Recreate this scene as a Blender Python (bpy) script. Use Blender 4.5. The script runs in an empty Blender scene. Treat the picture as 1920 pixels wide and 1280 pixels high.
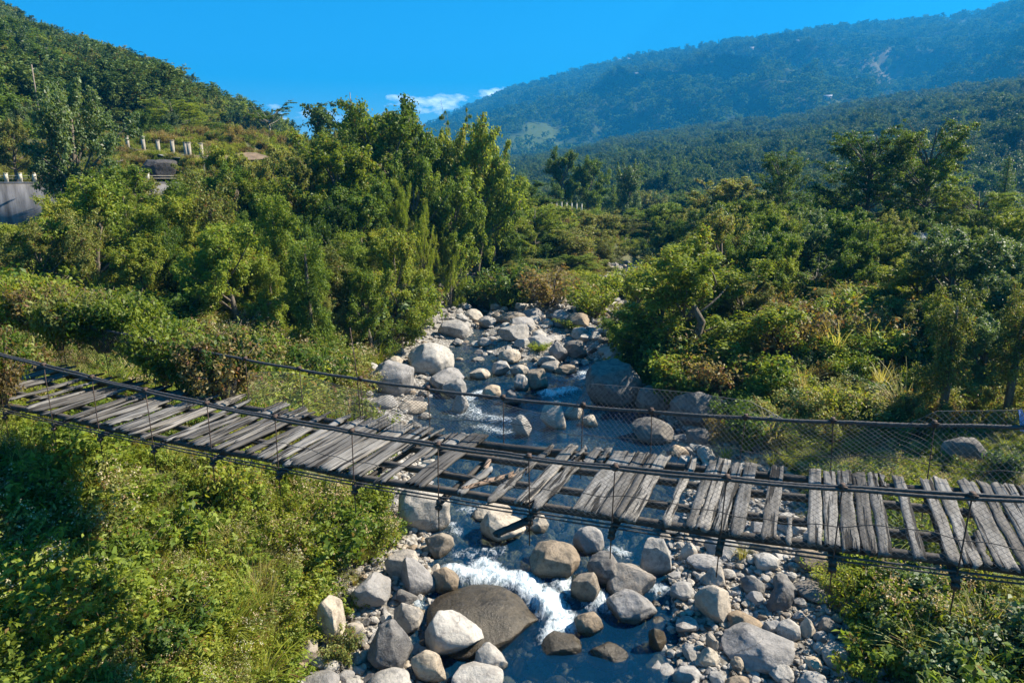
import bpy, math, random
import numpy as np
from mathutils import noise as mnoise, Vector

SC = bpy.context.scene
COL = SC.collection
R = math.radians

# ------------------------------------------------------------------ camera
F = 1280.0                       # focal length in pixels of the 1920 wide photograph (24 mm)
PITCH = math.atan(310 / 1280.0)
H = 11.0
cam_d = bpy.data.cameras.new('camera')
cam_d.sensor_width = 36.0
cam_d.lens = 24.0
cam_d.clip_start = 0.1
cam_d.clip_end = 40000
cam = bpy.data.objects.new('camera', cam_d)
COL.objects.link(cam)
cam.location = (0, 0, H)
cam.rotation_euler = (R(90) - PITCH, 0, 0)
SC.camera = cam

# ------------------------------------------------------------------ light
SUN_AZ, SUN_EL = R(75), R(43)    # heading clockwise from +Y, elevation
SUN_STRENGTH = 5.0
SKY_STRENGTH = 0.085
EXPOSURE = 1.63
sl = bpy.data.lights.new('sun', 'SUN')
sl.energy = SUN_STRENGTH
sl.angle = R(0.53)
sl.color = (1.0, 0.90, 0.74)
sun = bpy.data.objects.new('sun', sl)
COL.objects.link(sun)
S = Vector((math.sin(SUN_AZ) * math.cos(SUN_EL), math.cos(SUN_AZ) * math.cos(SUN_EL), math.sin(SUN_EL)))
sun.rotation_euler = S.to_track_quat('Z', 'Y').to_euler()

w = bpy.data.worlds.new('World')
SC.world = w
w.use_nodes = True
nt = w.node_tree
nt.nodes.clear()
N = nt.nodes.new
L = nt.links.new
out = N('ShaderNodeOutputWorld')
bg = N('ShaderNodeBackground')
bg.inputs['Strength'].default_value = SKY_STRENGTH
sky = N('ShaderNodeTexSky')
sky.sky_type = 'NISHITA'
sky.sun_disc = False
sky.sun_elevation = SUN_EL
sky.sun_rotation = SUN_AZ
sky.altitude = 900
sky.air_density = 1.0
sky.dust_density = 0.1
sky.ozone_density = 3.0
hs = N('ShaderNodeHueSaturation')
hs.inputs['Hue'].default_value = 0.492
hs.inputs['Saturation'].default_value = 1.85
hs.inputs['Value'].default_value = .64
L(sky.outputs[0], hs.inputs['Color'])
# small cumulus banks low over the end of the valley (at infinity, by direction)
tc = N('ShaderNodeTexCoord')
sep = N('ShaderNodeSeparateXYZ')
L(tc.outputs['Generated'], sep.inputs[0])
def math_node(tree, op, a, b=None, c=None, clamp=False):
    m = tree.nodes.new('ShaderNodeMath')
    m.operation = op
    m.use_clamp = clamp
    for i, v in enumerate((a, b, c)):
        if v is None:
            continue
        if isinstance(v, (int, float)):
            m.inputs[i].default_value = v
        else:
            tree.links.new(v, m.inputs[i])
    return m.outputs[0]
az = math_node(nt, 'ARCTAN2', sep.outputs[0], sep.outputs[1])
el = math_node(nt, 'ARCSINE', sep.outputs[2])
comb = N('ShaderNodeCombineXYZ')
L(math_node(nt, 'MULTIPLY', az, 1.0), comb.inputs[0])
L(math_node(nt, 'MULTIPLY', el, 2.4), comb.inputs[1])
cn = N('ShaderNodeTexNoise')
cn.inputs['Scale'].default_value = 26
cn.inputs['Detail'].default_value = 7
cn.inputs['Roughness'].default_value = 0.6
L(comb.outputs[0], cn.inputs['Vector'])
def bump_fn(x, c, hw):
    return math_node(nt, 'SUBTRACT', 1.0, math_node(nt, 'POWER', math_node(nt, 'ABSOLUTE', math_node(nt, 'DIVIDE', math_node(nt, 'SUBTRACT', x, c), hw)), 2.0), clamp=False)
def cloud(az0, haz, el0, hel):
    a = math_node(nt, 'MINIMUM', bump_fn(az, az0, haz), bump_fn(el, el0, hel))
    return math_node(nt, 'MAXIMUM', a, -2.0)
c1 = cloud(R(-6.6), R(3.8), R(5.5), R(0.8))
c2 = cloud(R(-15.4), R(3.0), R(4.6), R(0.55))
c3 = cloud(R(-1.8), R(2.0), R(6.3), R(0.5))
cm = math_node(nt, 'MAXIMUM', math_node(nt, 'MAXIMUM', c1, c2), c3)
cmask = math_node(nt, 'ADD', math_node(nt, 'MULTIPLY', cm, 0.55), math_node(nt, 'MULTIPLY', math_node(nt, 'SUBTRACT', cn.outputs['Fac'], 0.55), 3.2))
cmask = math_node(nt, 'MULTIPLY', cmask, 1.1, clamp=True)
cmix = N('ShaderNodeMixRGB')
cmix.inputs['Color2'].default_value = (14, 15, 17, 1)
L(math_node(nt, 'MULTIPLY', cmask, 0.8), cmix.inputs['Fac'])
L(hs.outputs[0], cmix.inputs['Color1'])
L(cmix.outputs[0], bg.inputs['Color'])
L(bg.outputs[0], out.inputs['Surface'])

SC.view_settings.view_transform = 'Standard'
SC.view_settings.look = 'None'
SC.view_settings.exposure = EXPOSURE
SC.view_settings.gamma = 1.0
SC.render.engine = 'CYCLES'
SC.cycles.max_bounces = 7
SC.cycles.diffuse_bounces = 3
SC.cycles.glossy_bounces = 3
SC.cycles.transmission_bounces = 4
SC.cycles.transparent_max_bounces = 8
SC.cycles.volume_bounces = 1
SC.cycles.use_denoising = True
SC.cycles.caustics_reflective = False
SC.cycles.caustics_refractive = False

# ------------------------------------------------------------------ helpers
def ray(u, v):
    x = (u - 960) / F
    y = (640 - v) / F
    d = np.array([x, math.cos(PITCH) + y * math.sin(PITCH), -math.sin(PITCH) + y * math.cos(PITCH)])
    return d / np.linalg.norm(d)

def at_z(u, v, z):
    d = ray(u, v)
    t = (z - H) / d[2]
    return np.array([0, 0, H]) + d * t

def at_y(u, v, Y):
    d = ray(u, v)
    return np.array([0, 0, H]) + d * (Y / d[1])

def hash2(ix, iy, seed):
    h = (ix.astype(np.int64) * 374761393 + iy.astype(np.int64) * 668265263 + seed * 1442695041) & 0xFFFFFFFF
    h = ((h ^ (h >> 13)) * 1274126177) & 0xFFFFFFFF
    return ((h ^ (h >> 16)) & 0xFFFF) / 65535.0

def vnoise(x, y, seed=0):
    x = np.asarray(x, float); y = np.asarray(y, float)
    ix = np.floor(x); iy = np.floor(y)
    fx = x - ix; fy = y - iy
    fx = fx * fx * (3 - 2 * fx); fy = fy * fy * (3 - 2 * fy)
    a = hash2(ix, iy, seed); b = hash2(ix + 1, iy, seed)
    c = hash2(ix, iy + 1, seed); d = hash2(ix + 1, iy + 1, seed)
    return (a * (1 - fx) + b * fx) * (1 - fy) + (c * (1 - fx) + d * fx) * fy - 0.5

def fbm(x, y, seed=0, oct=4):
    s = 0; a = 1.0
    for k in range(oct):
        s = s + a * vnoise(x * 2 ** k + 17.3 * k, y * 2 ** k - 9.1 * k, seed + k)
        a *= 0.5
    return s

def smooth(t):
    t = np.clip(t, 0, 1)
    return t * t * (3 - 2 * t)

def mesh_np(name, V, quads=None, tris=None, mats=(), shade=False, mat_idx=None):
    me = bpy.data.meshes.new(name)
    V = np.asarray(V, np.float32)
    nq = 0 if quads is None else len(quads)
    n3 = 0 if tris is None else len(tris)
    me.vertices.add(len(V))
    me.vertices.foreach_set('co', V.ravel())
    li = []
    if nq: li.append(np.asarray(quads, np.int32).ravel())
    if n3: li.append(np.asarray(tris, np.int32).ravel())
    li = np.concatenate(li) if li else np.zeros(0, np.int32)
    me.loops.add(len(li))
    me.loops.foreach_set('vertex_index', li)
    st = np.concatenate([np.arange(nq) * 4, nq * 4 + np.arange(n3) * 3]).astype(np.int32)
    me.polygons.add(nq + n3)
    me.polygons.foreach_set('loop_start', st)
    if mat_idx is not None:
        me.polygons.foreach_set('material_index', np.asarray(mat_idx, np.int32))
    me.update(calc_edges=True)
    if shade:
        me.polygons.foreach_set('use_smooth', np.ones(nq + n3, bool))
    for m in mats:
        me.materials.append(m)
    return me

def obj(name, me, parent=None, loc=None, rot=None, scl=None):
    o = bpy.data.objects.new(name, me)
    COL.objects.link(o)
    if parent is not None: o.parent = parent
    if loc is not None: o.location = [float(c) for c in loc]
    if rot is not None: o.rotation_euler = rot
    if scl is not None: o.scale = scl
    return o

def tag(o, label=None, cat=None, group=None, kind=None):
    if label: o['label'] = label
    if cat: o['category'] = cat
    if group: o['group'] = group
    if kind: o['kind'] = kind
    return o

class MB:
    """collects quads/tris and builds one mesh"""
    def __init__(s):
        s.V = []; s.Q = []; s.T = []; s.n = 0
    def add(s, V, Q=None, T=None):
        V = np.asarray(V, float)
        if Q is not None and len(Q): s.Q.append(np.asarray(Q, int) + s.n)
        if T is not None and len(T): s.T.append(np.asarray(T, int) + s.n)
        s.V.append(V); s.n += len(V)
    def box(s, c, d, ax=None):
        c = np.asarray(c, float); d = np.asarray(d, float) / 2
        X = np.eye(3) if ax is None else np.asarray(ax, float)
        V = []
        for sx in (-1, 1):
            for sy in (-1, 1):
                for sz in (-1, 1):
                    V.append(c + X[0] * sx * d[0] + X[1] * sy * d[1] + X[2] * sz * d[2])
        s.add(V, [[0, 1, 3, 2], [4, 6, 7, 5], [0, 4, 5, 1], [2, 3, 7, 6], [0, 2, 6, 4], [1, 5, 7, 3]])
    def tube(s, P, r, n=6, twist=None, lobes=0, cap=True):
        P = np.asarray(P, float); m = len(P)
        r = np.broadcast_to(np.asarray(r, float), (m,))
        T = np.gradient(P, axis=0)
        T /= np.linalg.norm(T, axis=1)[:, None] + 1e-9
        up = np.array([0, 0, 1.0]) if abs(T[0][2]) < 0.9 else np.array([1.0, 0, 0])
        V = np.zeros((m, n, 3))
        a = np.cross(T, up); a /= np.linalg.norm(a, axis=1)[:, None] + 1e-9
        b = np.cross(a, T)
        th = np.arange(n) / n * 2 * math.pi
        for i in range(m):
            tw = 0 if twist is None else twist * i
            rr = r[i] * (1 + (0.22 * np.cos(lobes * (th - tw)) if lobes else 0))
            V[i] = P[i] + (np.cos(th) * rr)[:, None] * a[i] + (np.sin(th) * rr)[:, None] * b[i]
        i, j = np.meshgrid(np.arange(m - 1), np.arange(n), indexing='ij')
        Q = np.stack([i * n + j, i * n + (j + 1) % n, (i + 1) * n + (j + 1) % n, (i + 1) * n + j], -1).reshape(-1, 4)
        T3 = []
        if cap:
            for k in range(1, n - 1):
                T3.append([0, k + 1, k]); T3.append([(m - 1) * n, (m - 1) * n + k, (m - 1) * n + k + 1])
        s.add(V.reshape(-1, 3), Q, T3)
    def mesh(s, name, mats, shade=False):
        V = np.concatenate(s.V)
        Q = np.concatenate(s.Q) if s.Q else None
        T = np.concatenate(s.T) if s.T else None
        return mesh_np(name, V, Q, T, mats, shade)

# ------------------------------------------------------------------ materials
def new_mat(name):
    m = bpy.data.materials.new(name)
    m.use_nodes = True
    t = m.node_tree
    t.nodes.clear()
    o = t.nodes.new('ShaderNodeOutputMaterial')
    return m, t, o

def nd(t, typ, **kw):
    n = t.nodes.new(typ)
    for k, v in kw.items():
        if k in n.inputs: n.inputs[k].default_value = v
        else: setattr(n, k, v)
    return n

def ramp(t, fac, stops, interp='LINEAR'):
    n = t.nodes.new('ShaderNodeValToRGB')
    n.color_ramp.interpolation = interp
    el = n.color_ramp.elements
    while len(el) < len(stops): el.new(0.5)
    for e, (p, c) in zip(el, stops):
        e.position = p
        e.color = (*c, 1) if len(c) == 3 else c
    t.links.new(fac, n.inputs['Fac'])
    return n.outputs['Color']

def mix(t, fac, a, b, mode='MIX'):
    n = t.nodes.new('ShaderNodeMixRGB')
    n.blend_type = mode
    for i, v in zip(('Fac', 'Color1', 'Color2'), (fac, a, b)):
        if isinstance(v, (int, float)): n.inputs[i].default_value = v
        elif isinstance(v, tuple): n.inputs[i].default_value = (*v, 1)
        else: t.links.new(v, n.inputs[i])
    return n.outputs[0]

LEAF_GAIN = 1.95
def leaf_mat(name, cols, rare=None, rare_amt=0.06, trans=0.46, wscale=0.22, vary=0.5, gloss=0.22):
    """cols: dark..light leaf colours; each leaf draws its own, whole plants drift too"""
    gain = LEAF_GAIN * (.8 if name in ('leaf_hill', 'leaf_far') else 1.0)
    cols = [tuple(min(.6, q * gain * gg) for q, gg in zip(cc, (.98, 1.0, .95))) for cc in cols]
    m, t, o = new_mat(name)
    g = nd(t, 'ShaderNodeNewGeometry')
    oi = nd(t, 'ShaderNodeObjectInfo')
    nz = nd(t, 'ShaderNodeTexNoise', Scale=wscale, Detail=2.0)
    t.links.new(g.outputs['Position'], nz.inputs['Vector'])
    a = math_node(t, 'MULTIPLY', g.outputs['Random Per Island'], 0.55)
    a = math_node(t, 'MULTIPLY_ADD', oi.outputs['Random'], vary, a)
    a = math_node(t, 'MULTIPLY_ADD', math_node(t, 'SUBTRACT', nz.outputs['Fac'], 0.5), 1.1, a)
    n = len(cols)
    c = ramp(t, a, [((i + 0.0) / max(1, n - 1) * 0.9, cc) for i, cc in enumerate(cols)])
    if rare:
        r2 = math_node(t, 'FRACT', math_node(t, 'MULTIPLY', g.outputs['Random Per Island'], 37.7))
        k = math_node(t, 'GREATER_THAN', math_node(t, 'MULTIPLY_ADD', math_node(t, 'SUBTRACT', nz.outputs['Fac'], 0.5), 0.35, r2), 1 - rare_amt)
        c = mix(t, k, c, rare)
    p = nd(t, 'ShaderNodeBsdfPrincipled', Roughness=0.48)
    p.inputs['Specular IOR Level'].default_value = gloss
    t.links.new(c, p.inputs['Base Color'])
    tr = nd(t, 'ShaderNodeBsdfTranslucent')
    c2 = mix(t, 1.0, c, (1.25, 1.2, 0.5), 'MULTIPLY')
    t.links.new(c2, tr.inputs['Color'])
    mx = nd(t, 'ShaderNodeMixShader', Fac=trans)
    t.links.new(p.outputs[0], mx.inputs[1]); t.links.new(tr.outputs[0], mx.inputs[2])
    t.links.new(mx.outputs[0], o.inputs['Surface'])
    return m

G = dict(
    dark=leaf_mat('leaf_dark', [(0.0184, 0.0368, 0.0092), (0.0414, 0.0736, 0.0138), (0.0851, 0.1242, 0.023)], (.15, .12, .02), .02),
    mid=leaf_mat('leaf_mid', [(0.0322, 0.0552, 0.0115), (0.0805, 0.1173, 0.0184), (0.1552, 0.184, 0.0299)], (.19, .13, .03), .03),
    light=leaf_mat('leaf_light', [(.048, .070, .011), (.108, .136, .020), (.190, .200, .036)], (.26, .18, .04), .05),
    lime=leaf_mat('leaf_lime', [(.07, .105, .012), (.13, .165, .02), (.20, .225, .035)], (.30, .24, .03), .05, trans=0.45),
    olive=leaf_mat('leaf_olive', [(0.0483, 0.0598, 0.0184), (0.1058, 0.1207, 0.0345), (0.184, 0.184, 0.0598)], (.22, .12, .05), .10),
    brown=leaf_mat('leaf_brown', [(.06, .045, .02), (.11, .085, .035), (.17, .14, .06)], (.24, .12, .06), .12),
    blue=leaf_mat('leaf_bluegreen', [(.024, .044, .020), (.050, .082, .032), (.100, .138, .056)], (.18, .19, .11), .05, gloss=.5),
    straw=leaf_mat('leaf_straw', [(.10, .10, .035), (.19, .175, .065), (.28, .24, .11)], (.30, .20, .12), .08),
    weed=leaf_mat('leaf_weed', [(.034, .052, .008), (.090, .115, .014), (.170, .182, .026)], (.26, .17, .06), .07, wscale=.45),
    hill=leaf_mat('leaf_hill', [(.008, .022, .010), (.022, .048, .016), (.080, .112, .034)], (.10, .06, .02), .025, trans=.25, wscale=.02, gloss=.08, vary=1.0),
    far=leaf_mat('leaf_far', [(.004, .016, .008), (.016, .046, .016), (.085, .140, .036)], (.10, .10, .04), .03, trans=.2, wscale=.004, gloss=.0, vary=.9),
    flower=leaf_mat('seed_head', [(.18, .12, .07), (.30, .21, .14), (.42, .32, .22)], None, trans=.3),
)

def bark_mat(name, a, b):
    m, t, o = new_mat(name)
    tc = nd(t, 'ShaderNodeTexCoord')
    mp = nd(t, 'ShaderNodeMapping')
    mp.inputs['Scale'].default_value = (6, 6, 1.2)
    t.links.new(tc.outputs['Object'], mp.inputs['Vector'])
    nz = nd(t, 'ShaderNodeTexNoise', Scale=1.5, Detail=6.0)
    t.links.new(mp.outputs[0], nz.inputs['Vector'])
    c = ramp(t, nz.outputs['Fac'], [(.3, a), (.7, b)])
    p = nd(t, 'ShaderNodeBsdfPrincipled', Roughness=0.9)
    t.links.new(c, p.inputs['Base Color'])
    bp = nd(t, 'ShaderNodeBump', Strength=0.6, Distance=0.05)
    t.links.new(nz.outputs['Fac'], bp.inputs['Height'])
    t.links.new(bp.outputs[0], p.inputs['Normal'])
    t.links.new(p.outputs[0], o.inputs['Surface'])
    return m
BARK = bark_mat('bark', (.06, .045, .03), (.19, .16, .12))
BARK_PALE = bark_mat('bark_pale', (.14, .12, .09), (.34, .30, .25))

def rock_mat(name, base, tint, dark, wet_all=0.0):
    m, t, o = new_mat(name)
    tc = nd(t, 'ShaderNodeTexCoord')
    oi = nd(t, 'ShaderNodeObjectInfo')
    g = nd(t, 'ShaderNodeNewGeometry')
    n1 = nd(t, 'ShaderNodeTexNoise', Scale=0.9, Detail=5.0, Roughness=.6)
    n2 = nd(t, 'ShaderNodeTexNoise', Scale=14.0, Detail=8.0, Roughness=.7)
    n3 = nd(t, 'ShaderNodeTexNoise', Scale=4.0, Detail=9.0, Roughness=.68)
    for n in (n1, n2, n3): t.links.new(g.outputs['Position'], n.inputs['Vector'])
    c = ramp(t, n1.outputs['Fac'], [(.35, base), (.65, tint)])
    per = ramp(t, oi.outputs['Random'], [(0, (.72, .72, .74)), (.35, (.95, .95, .95)), (.7, (1.12, 1.1, 1.05)), (1, (1.05, .93, .78))])
    c = mix(t, 1.0, c, per, 'MULTIPLY')
    spk = ramp(t, n2.outputs['Fac'], [(.3, (.66, .66, .68)), (.5, (1, 1, 1)), (.75, (1.22, 1.2, 1.16))])
    c = mix(t, .8, c, spk, 'MULTIPLY')
    st = ramp(t, n3.outputs['Fac'], [(.47, (0, 0, 0)), (.62, (1, 1, 1))])
    c = mix(t, math_node(t, 'MULTIPLY', st, .7), c, dark)
    # hairline cracks
    vo = nd(t, 'ShaderNodeTexVoronoi', Scale=.75, feature='DISTANCE_TO_EDGE')
    dst = nd(t, 'ShaderNodeMixRGB', Fac=.25); dst.blend_type = 'ADD'
    t.links.new(g.outputs['Position'], dst.inputs['Color1']); t.links.new(n3.outputs['Color'], dst.inputs['Color2']); t.links.new(dst.outputs[0], vo.inputs['Vector'])
    crk = math_node(t, 'MULTIPLY', math_node(t, 'LESS_THAN', vo.outputs['Distance'], .006), math_node(t, 'GREATER_THAN', n1.outputs['Fac'], .57))
    c = mix(t, math_node(t, 'MULTIPLY', crk, .5), c, (.035, .033, .03))
    # damp band above the water line of each stone
    at = nd(t, 'ShaderNodeAttribute', attribute_type='OBJECT', attribute_name='waterline')
    sp = nd(t, 'ShaderNodeSeparateXYZ')
    t.links.new(g.outputs['Position'], sp.inputs[0])
    hgt = math_node(t, 'SUBTRACT', sp.outputs[2], at.outputs['Fac'])
    hgt = math_node(t, 'MULTIPLY_ADD', math_node(t, 'SUBTRACT', n3.outputs['Fac'], .5), .35, hgt)
    wet = math_node(t, 'SUBTRACT', 1.0, math_node(t, 'DIVIDE', math_node(t, 'SUBTRACT', hgt, .06), .16), clamp=True)
    if wet_all: wet = math_node(t, 'MAXIMUM', wet, wet_all)
    c = mix(t, math_node(t, 'MULTIPLY', wet, .9), c, mix(t, 1.0, c, (.26, .235, .18), 'MULTIPLY'))
    p = nd(t, 'ShaderNodeBsdfPrincipled')
    t.links.new(c, p.inputs['Base Color'])
    t.links.new(math_node(t, 'MULTIPLY_ADD', wet, -.55, .82), p.inputs['Roughness'])
    bp = nd(t, 'ShaderNodeBump', Strength=0.8, Distance=0.08)
    hh = math_node(t, 'SUBTRACT', math_node(t, 'MULTIPLY_ADD', n3.outputs['Fac'], 1.0, math_node(t, 'MULTIPLY', n2.outputs['Fac'], .45)), math_node(t, 'MULTIPLY', crk, .4))
    t.links.new(hh, bp.inputs['Height'])
    t.links.new(bp.outputs[0], p.inputs['Normal'])
    t.links.new(p.outputs[0], o.inputs['Surface'])
    return m
ROCK = dict(
    grey=rock_mat('granite_grey', (.27, .255, .235), (.38, .36, .335), (.13, .125, .12)),
    pale=rock_mat('granite_pale', (.31, .295, .27), (.42, .40, .37), (.22, .20, .18)),
    tan=rock_mat('granite_tan', (.34, .29, .23), (.44, .39, .32), (.17, .135, .10)),
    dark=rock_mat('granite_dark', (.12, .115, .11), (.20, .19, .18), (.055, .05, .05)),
    brown=rock_mat('granite_brown', (.20, .165, .125), (.29, .245, .19), (.09, .072, .05)),
    black=rock_mat('slate_black', (.045, .042, .042), (.075, .07, .07), (.025, .023, .022)),
    wet=rock_mat('granite_wet', (.095, .076, .05), (.145, .118, .078), (.04, .033, .02), .7),
)

def ground_mat():
    m, t, o = new_mat('bank_soil')
    g = nd(t, 'ShaderNodeNewGeometry')
    n1 = nd(t, 'ShaderNodeTexNoise', Scale=.35, Detail=8.0, Roughness=.65)
    n2 = nd(t, 'ShaderNodeTexNoise', Scale=5.0, Detail=8.0, Roughness=.7)
    for n in (n1, n2): t.links.new(g.outputs['Position'], n.inputs['Vector'])
    c = ramp(t, n1.outputs['Fac'], [(.3, (.035, .05, .014)), (.5, (.075, .085, .028)), (.7, (.15, .12, .06))])
    c = mix(t, .7, c, ramp(t, n2.outputs['Fac'], [(.3, (.5, .5, .5)), (.7, (1.3, 1.3, 1.3))]), 'MULTIPLY')
    at = nd(t, 'ShaderNodeAttribute', attribute_name='gravel')
    v = nd(t, 'ShaderNodeTexVoronoi', Scale=7.0)
    t.links.new(g.outputs['Position'], v.inputs['Vector'])
    sep = nd(t, 'ShaderNodeSeparateColor')
    t.links.new(v.outputs['Color'], sep.inputs[0])
    gc = ramp(t, sep.outputs[0], [(0, (.17, .16, .145)), (.5, (.32, .30, .27)), (1, (.46, .44, .40))])
    gc = mix(t, 1.0, gc, ramp(t, v.outputs['Distance'], [(.25, (1, 1, 1)), (.75, (.35, .33, .3))]), 'MULTIPLY')
    c = mix(t, at.outputs['Fac'], c, gc)
    p = nd(t, 'ShaderNodeBsdfPrincipled', Roughness=.9)
    t.links.new(c, p.inputs['Base Color'])
    bp = nd(t, 'ShaderNodeBump', Strength=.8, Distance=.08)
    t.links.new(math_node(t, 'SUBTRACT', n2.outputs['Fac'], math_node(t, 'MULTIPLY', v.outputs['Distance'], at.outputs['Fac'])), bp.inputs['Height'])
    t.links.new(bp.outputs[0], p.inputs['Normal'])
    t.links.new(p.outputs[0], o.inputs['Surface'])
    return m
SOIL = ground_mat()

def hill_mat(name, cols, scale):
    m, t, o = new_mat(name)
    g = nd(t, 'ShaderNodeNewGeometry')
    n1 = nd(t, 'ShaderNodeTexNoise', Scale=scale, Detail=8.0, Roughness=.65)
    t.links.new(g.outputs['Position'], n1.inputs['Vector'])
    c = ramp(t, n1.outputs['Fac'], [(.32, cols[0]), (.5, cols[1]), (.68, cols[2])])
    at = nd(t, 'ShaderNodeAttribute', attribute_name='field')
    c = mix(t, at.outputs['Fac'], c, (.06, .085, .022))
    at2 = nd(t, 'ShaderNodeAttribute', attribute_name='scar')
    c = mix(t, at2.outputs['Fac'], c, (.20, .17, .12))
    p = nd(t, 'ShaderNodeBsdfPrincipled', Roughness=.95)
    p.inputs['Specular IOR Level'].default_value = .1
    t.links.new(c, p.inputs['Base Color'])
    t.links.new(p.outputs[0], o.inputs['Surface'])
    return m

def simple_mat(name, col, rough=.7, metal=0.0, noise=0.3, scale=3.0, streak=False, bump=0.2):
    m, t, o = new_mat(name)
    tc = nd(t, 'ShaderNodeTexCoord')
    mp = nd(t, 'ShaderNodeMapping')
    if streak: mp.inputs['Scale'].default_value = (1, 1, .18)
    t.links.new(tc.outputs['Object'], mp.inputs['Vector'])
    n1 = nd(t, 'ShaderNodeTexNoise', Scale=scale, Detail=7.0, Roughness=.65)
    t.links.new(mp.outputs[0], n1.inputs['Vector'])
    lo = tuple(c * (1 - noise) for c in col); hi = tuple(min(1, c * (1 + noise)) for c in col)
    c = ramp(t, n1.outputs['Fac'], [(.3, lo), (.7, hi)])
    p = nd(t, 'ShaderNodeBsdfPrincipled', Roughness=rough, Metallic=metal)
    t.links.new(c, p.inputs['Base Color'])
    if bump:
        bp = nd(t, 'ShaderNodeBump', Strength=bump, Distance=.03)
        t.links.new(n1.outputs['Fac'], bp.inputs['Height'])
        t.links.new(bp.outputs[0], p.inputs['Normal'])
    t.links.new(p.outputs[0], o.inputs['Surface'])
    return m

def wood_mat(name, a, b, crack=(.02, .018, .016)):
    """weathered timber, grain along local Y"""
    m, t, o = new_mat(name)
    tc = nd(t, 'ShaderNodeTexCoord')
    oi = nd(t, 'ShaderNodeObjectInfo')
    off = nd(t, 'ShaderNodeVectorMath', operation='ADD')
    mul = nd(t, 'ShaderNodeVectorMath', operation='SCALE')
    mul.inputs[0].default_value = (13.0, 7.0, 3.0)
    t.links.new(oi.outputs['Random'], mul.inputs['Scale'])
    t.links.new(tc.outputs['Object'], off.inputs[0]); t.links.new(mul.outputs[0], off.inputs[1])
    mp = nd(t, 'ShaderNodeMapping'); mp.inputs['Scale'].default_value = (34, 1.6, 34)
    mp2 = nd(t, 'ShaderNodeMapping'); mp2.inputs['Scale'].default_value = (15, .8, 15)
    mp3 = nd(t, 'ShaderNodeMapping'); mp3.inputs['Scale'].default_value = (5, 1.6, 5)
    for q in (mp, mp2, mp3): t.links.new(off.outputs[0], q.inputs['Vector'])
    n1 = nd(t, 'ShaderNodeTexNoise', Scale=1.0, Detail=6.0, Roughness=.7)
    n2 = nd(t, 'ShaderNodeTexNoise', Scale=1.0, Detail=3.0, Roughness=.5)
    n3 = nd(t, 'ShaderNodeTexNoise', Scale=1.0, Detail=6.0, Roughness=.6)
    t.links.new(mp.outputs[0], n1.inputs['Vector']); t.links.new(mp2.outputs[0], n2.inputs['Vector']); t.links.new(mp3.outputs[0], n3.inputs['Vector'])
    c = ramp(t, n1.outputs['Fac'], [(.28, a), (.72, b)])
    c = mix(t, 1.0, c, ramp(t, n3.outputs['Fac'], [(.3, (.55, .53, .5)), (.55, (1, 1, 1)), (.75, (1.25, 1.25, 1.25))]), 'MULTIPLY')
    c = mix(t, 1.0, c, ramp(t, oi.outputs['Random'], [(0, (.50, .48, .46)), (.35, (.85, .84, .83)), (.75, (1.05, 1.04, 1.02)), (1, (1.35, 1.28, 1.18))]), 'MULTIPLY')
    ck = ramp(t, n2.outputs['Fac'], [(.38, (1, 1, 1)), (.44, (0, 0, 0))])
    c = mix(t, ck, c, crack)
    p = nd(t, 'ShaderNodeBsdfPrincipled', Roughness=.85)
    p.inputs['Specular IOR Level'].default_value = .25
    t.links.new(c, p.inputs['Base Color'])
    bp = nd(t, 'ShaderNodeBump', Strength=.9, Distance=.012)
    t.links.new(math_node(t, 'SUBTRACT', n1.outputs['Fac'], math_node(t, 'MULTIPLY', ck, 1.5)), bp.inputs['Height'])
    t.links.new(bp.outputs[0], p.inputs['Normal'])
    t.links.new(p.outputs[0], o.inputs['Surface'])
    return m
WOOD = wood_mat('weathered_wood', (.088, .084, .079), (.275, .267, .255))
WOOD_RED = wood_mat('split_wood', (.17, .115, .085), (.33, .25, .19))
JOIST = simple_mat('dark_timber', (.055, .048, .042), .9, noise=.5, scale=9)
RUST = simple_mat('rusty_steel', (.075, .048, .036), .75, .3, noise=.5, scale=20)
CABLE = simple_mat('steel_cable', (.085, .08, .076), .65, .5, noise=.45, scale=30)
WIRE = simple_mat('netting_wire', (.16, .155, .15), .6, .4, noise=.3, scale=6, bump=0)
CONC = simple_mat('stained_concrete', (.155, .155, .165), .9, noise=.75, scale=1.3, streak=True)
CONC_WHITE = simple_mat('pale_concrete', (.50, .46, .36), .85, noise=.25, scale=4)
ASPH = simple_mat('asphalt', (.06, .062, .068), .9, noise=.2, scale=6)
TIN = simple_mat('tin_roof', (.25, .27, .30), .75, 0.0, noise=.12, scale=2)
HOUSEWALL = simple_mat('plaster', (.34, .31, .27), .85, noise=.15)
POLE_M = simple_mat('pole_wood', (.20, .16, .12), .85, noise=.3, scale=5)
BLUECLOTH = simple_mat('plastic_cloth', (.42, .50, .78), .6, noise=.15, scale=5)

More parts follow.
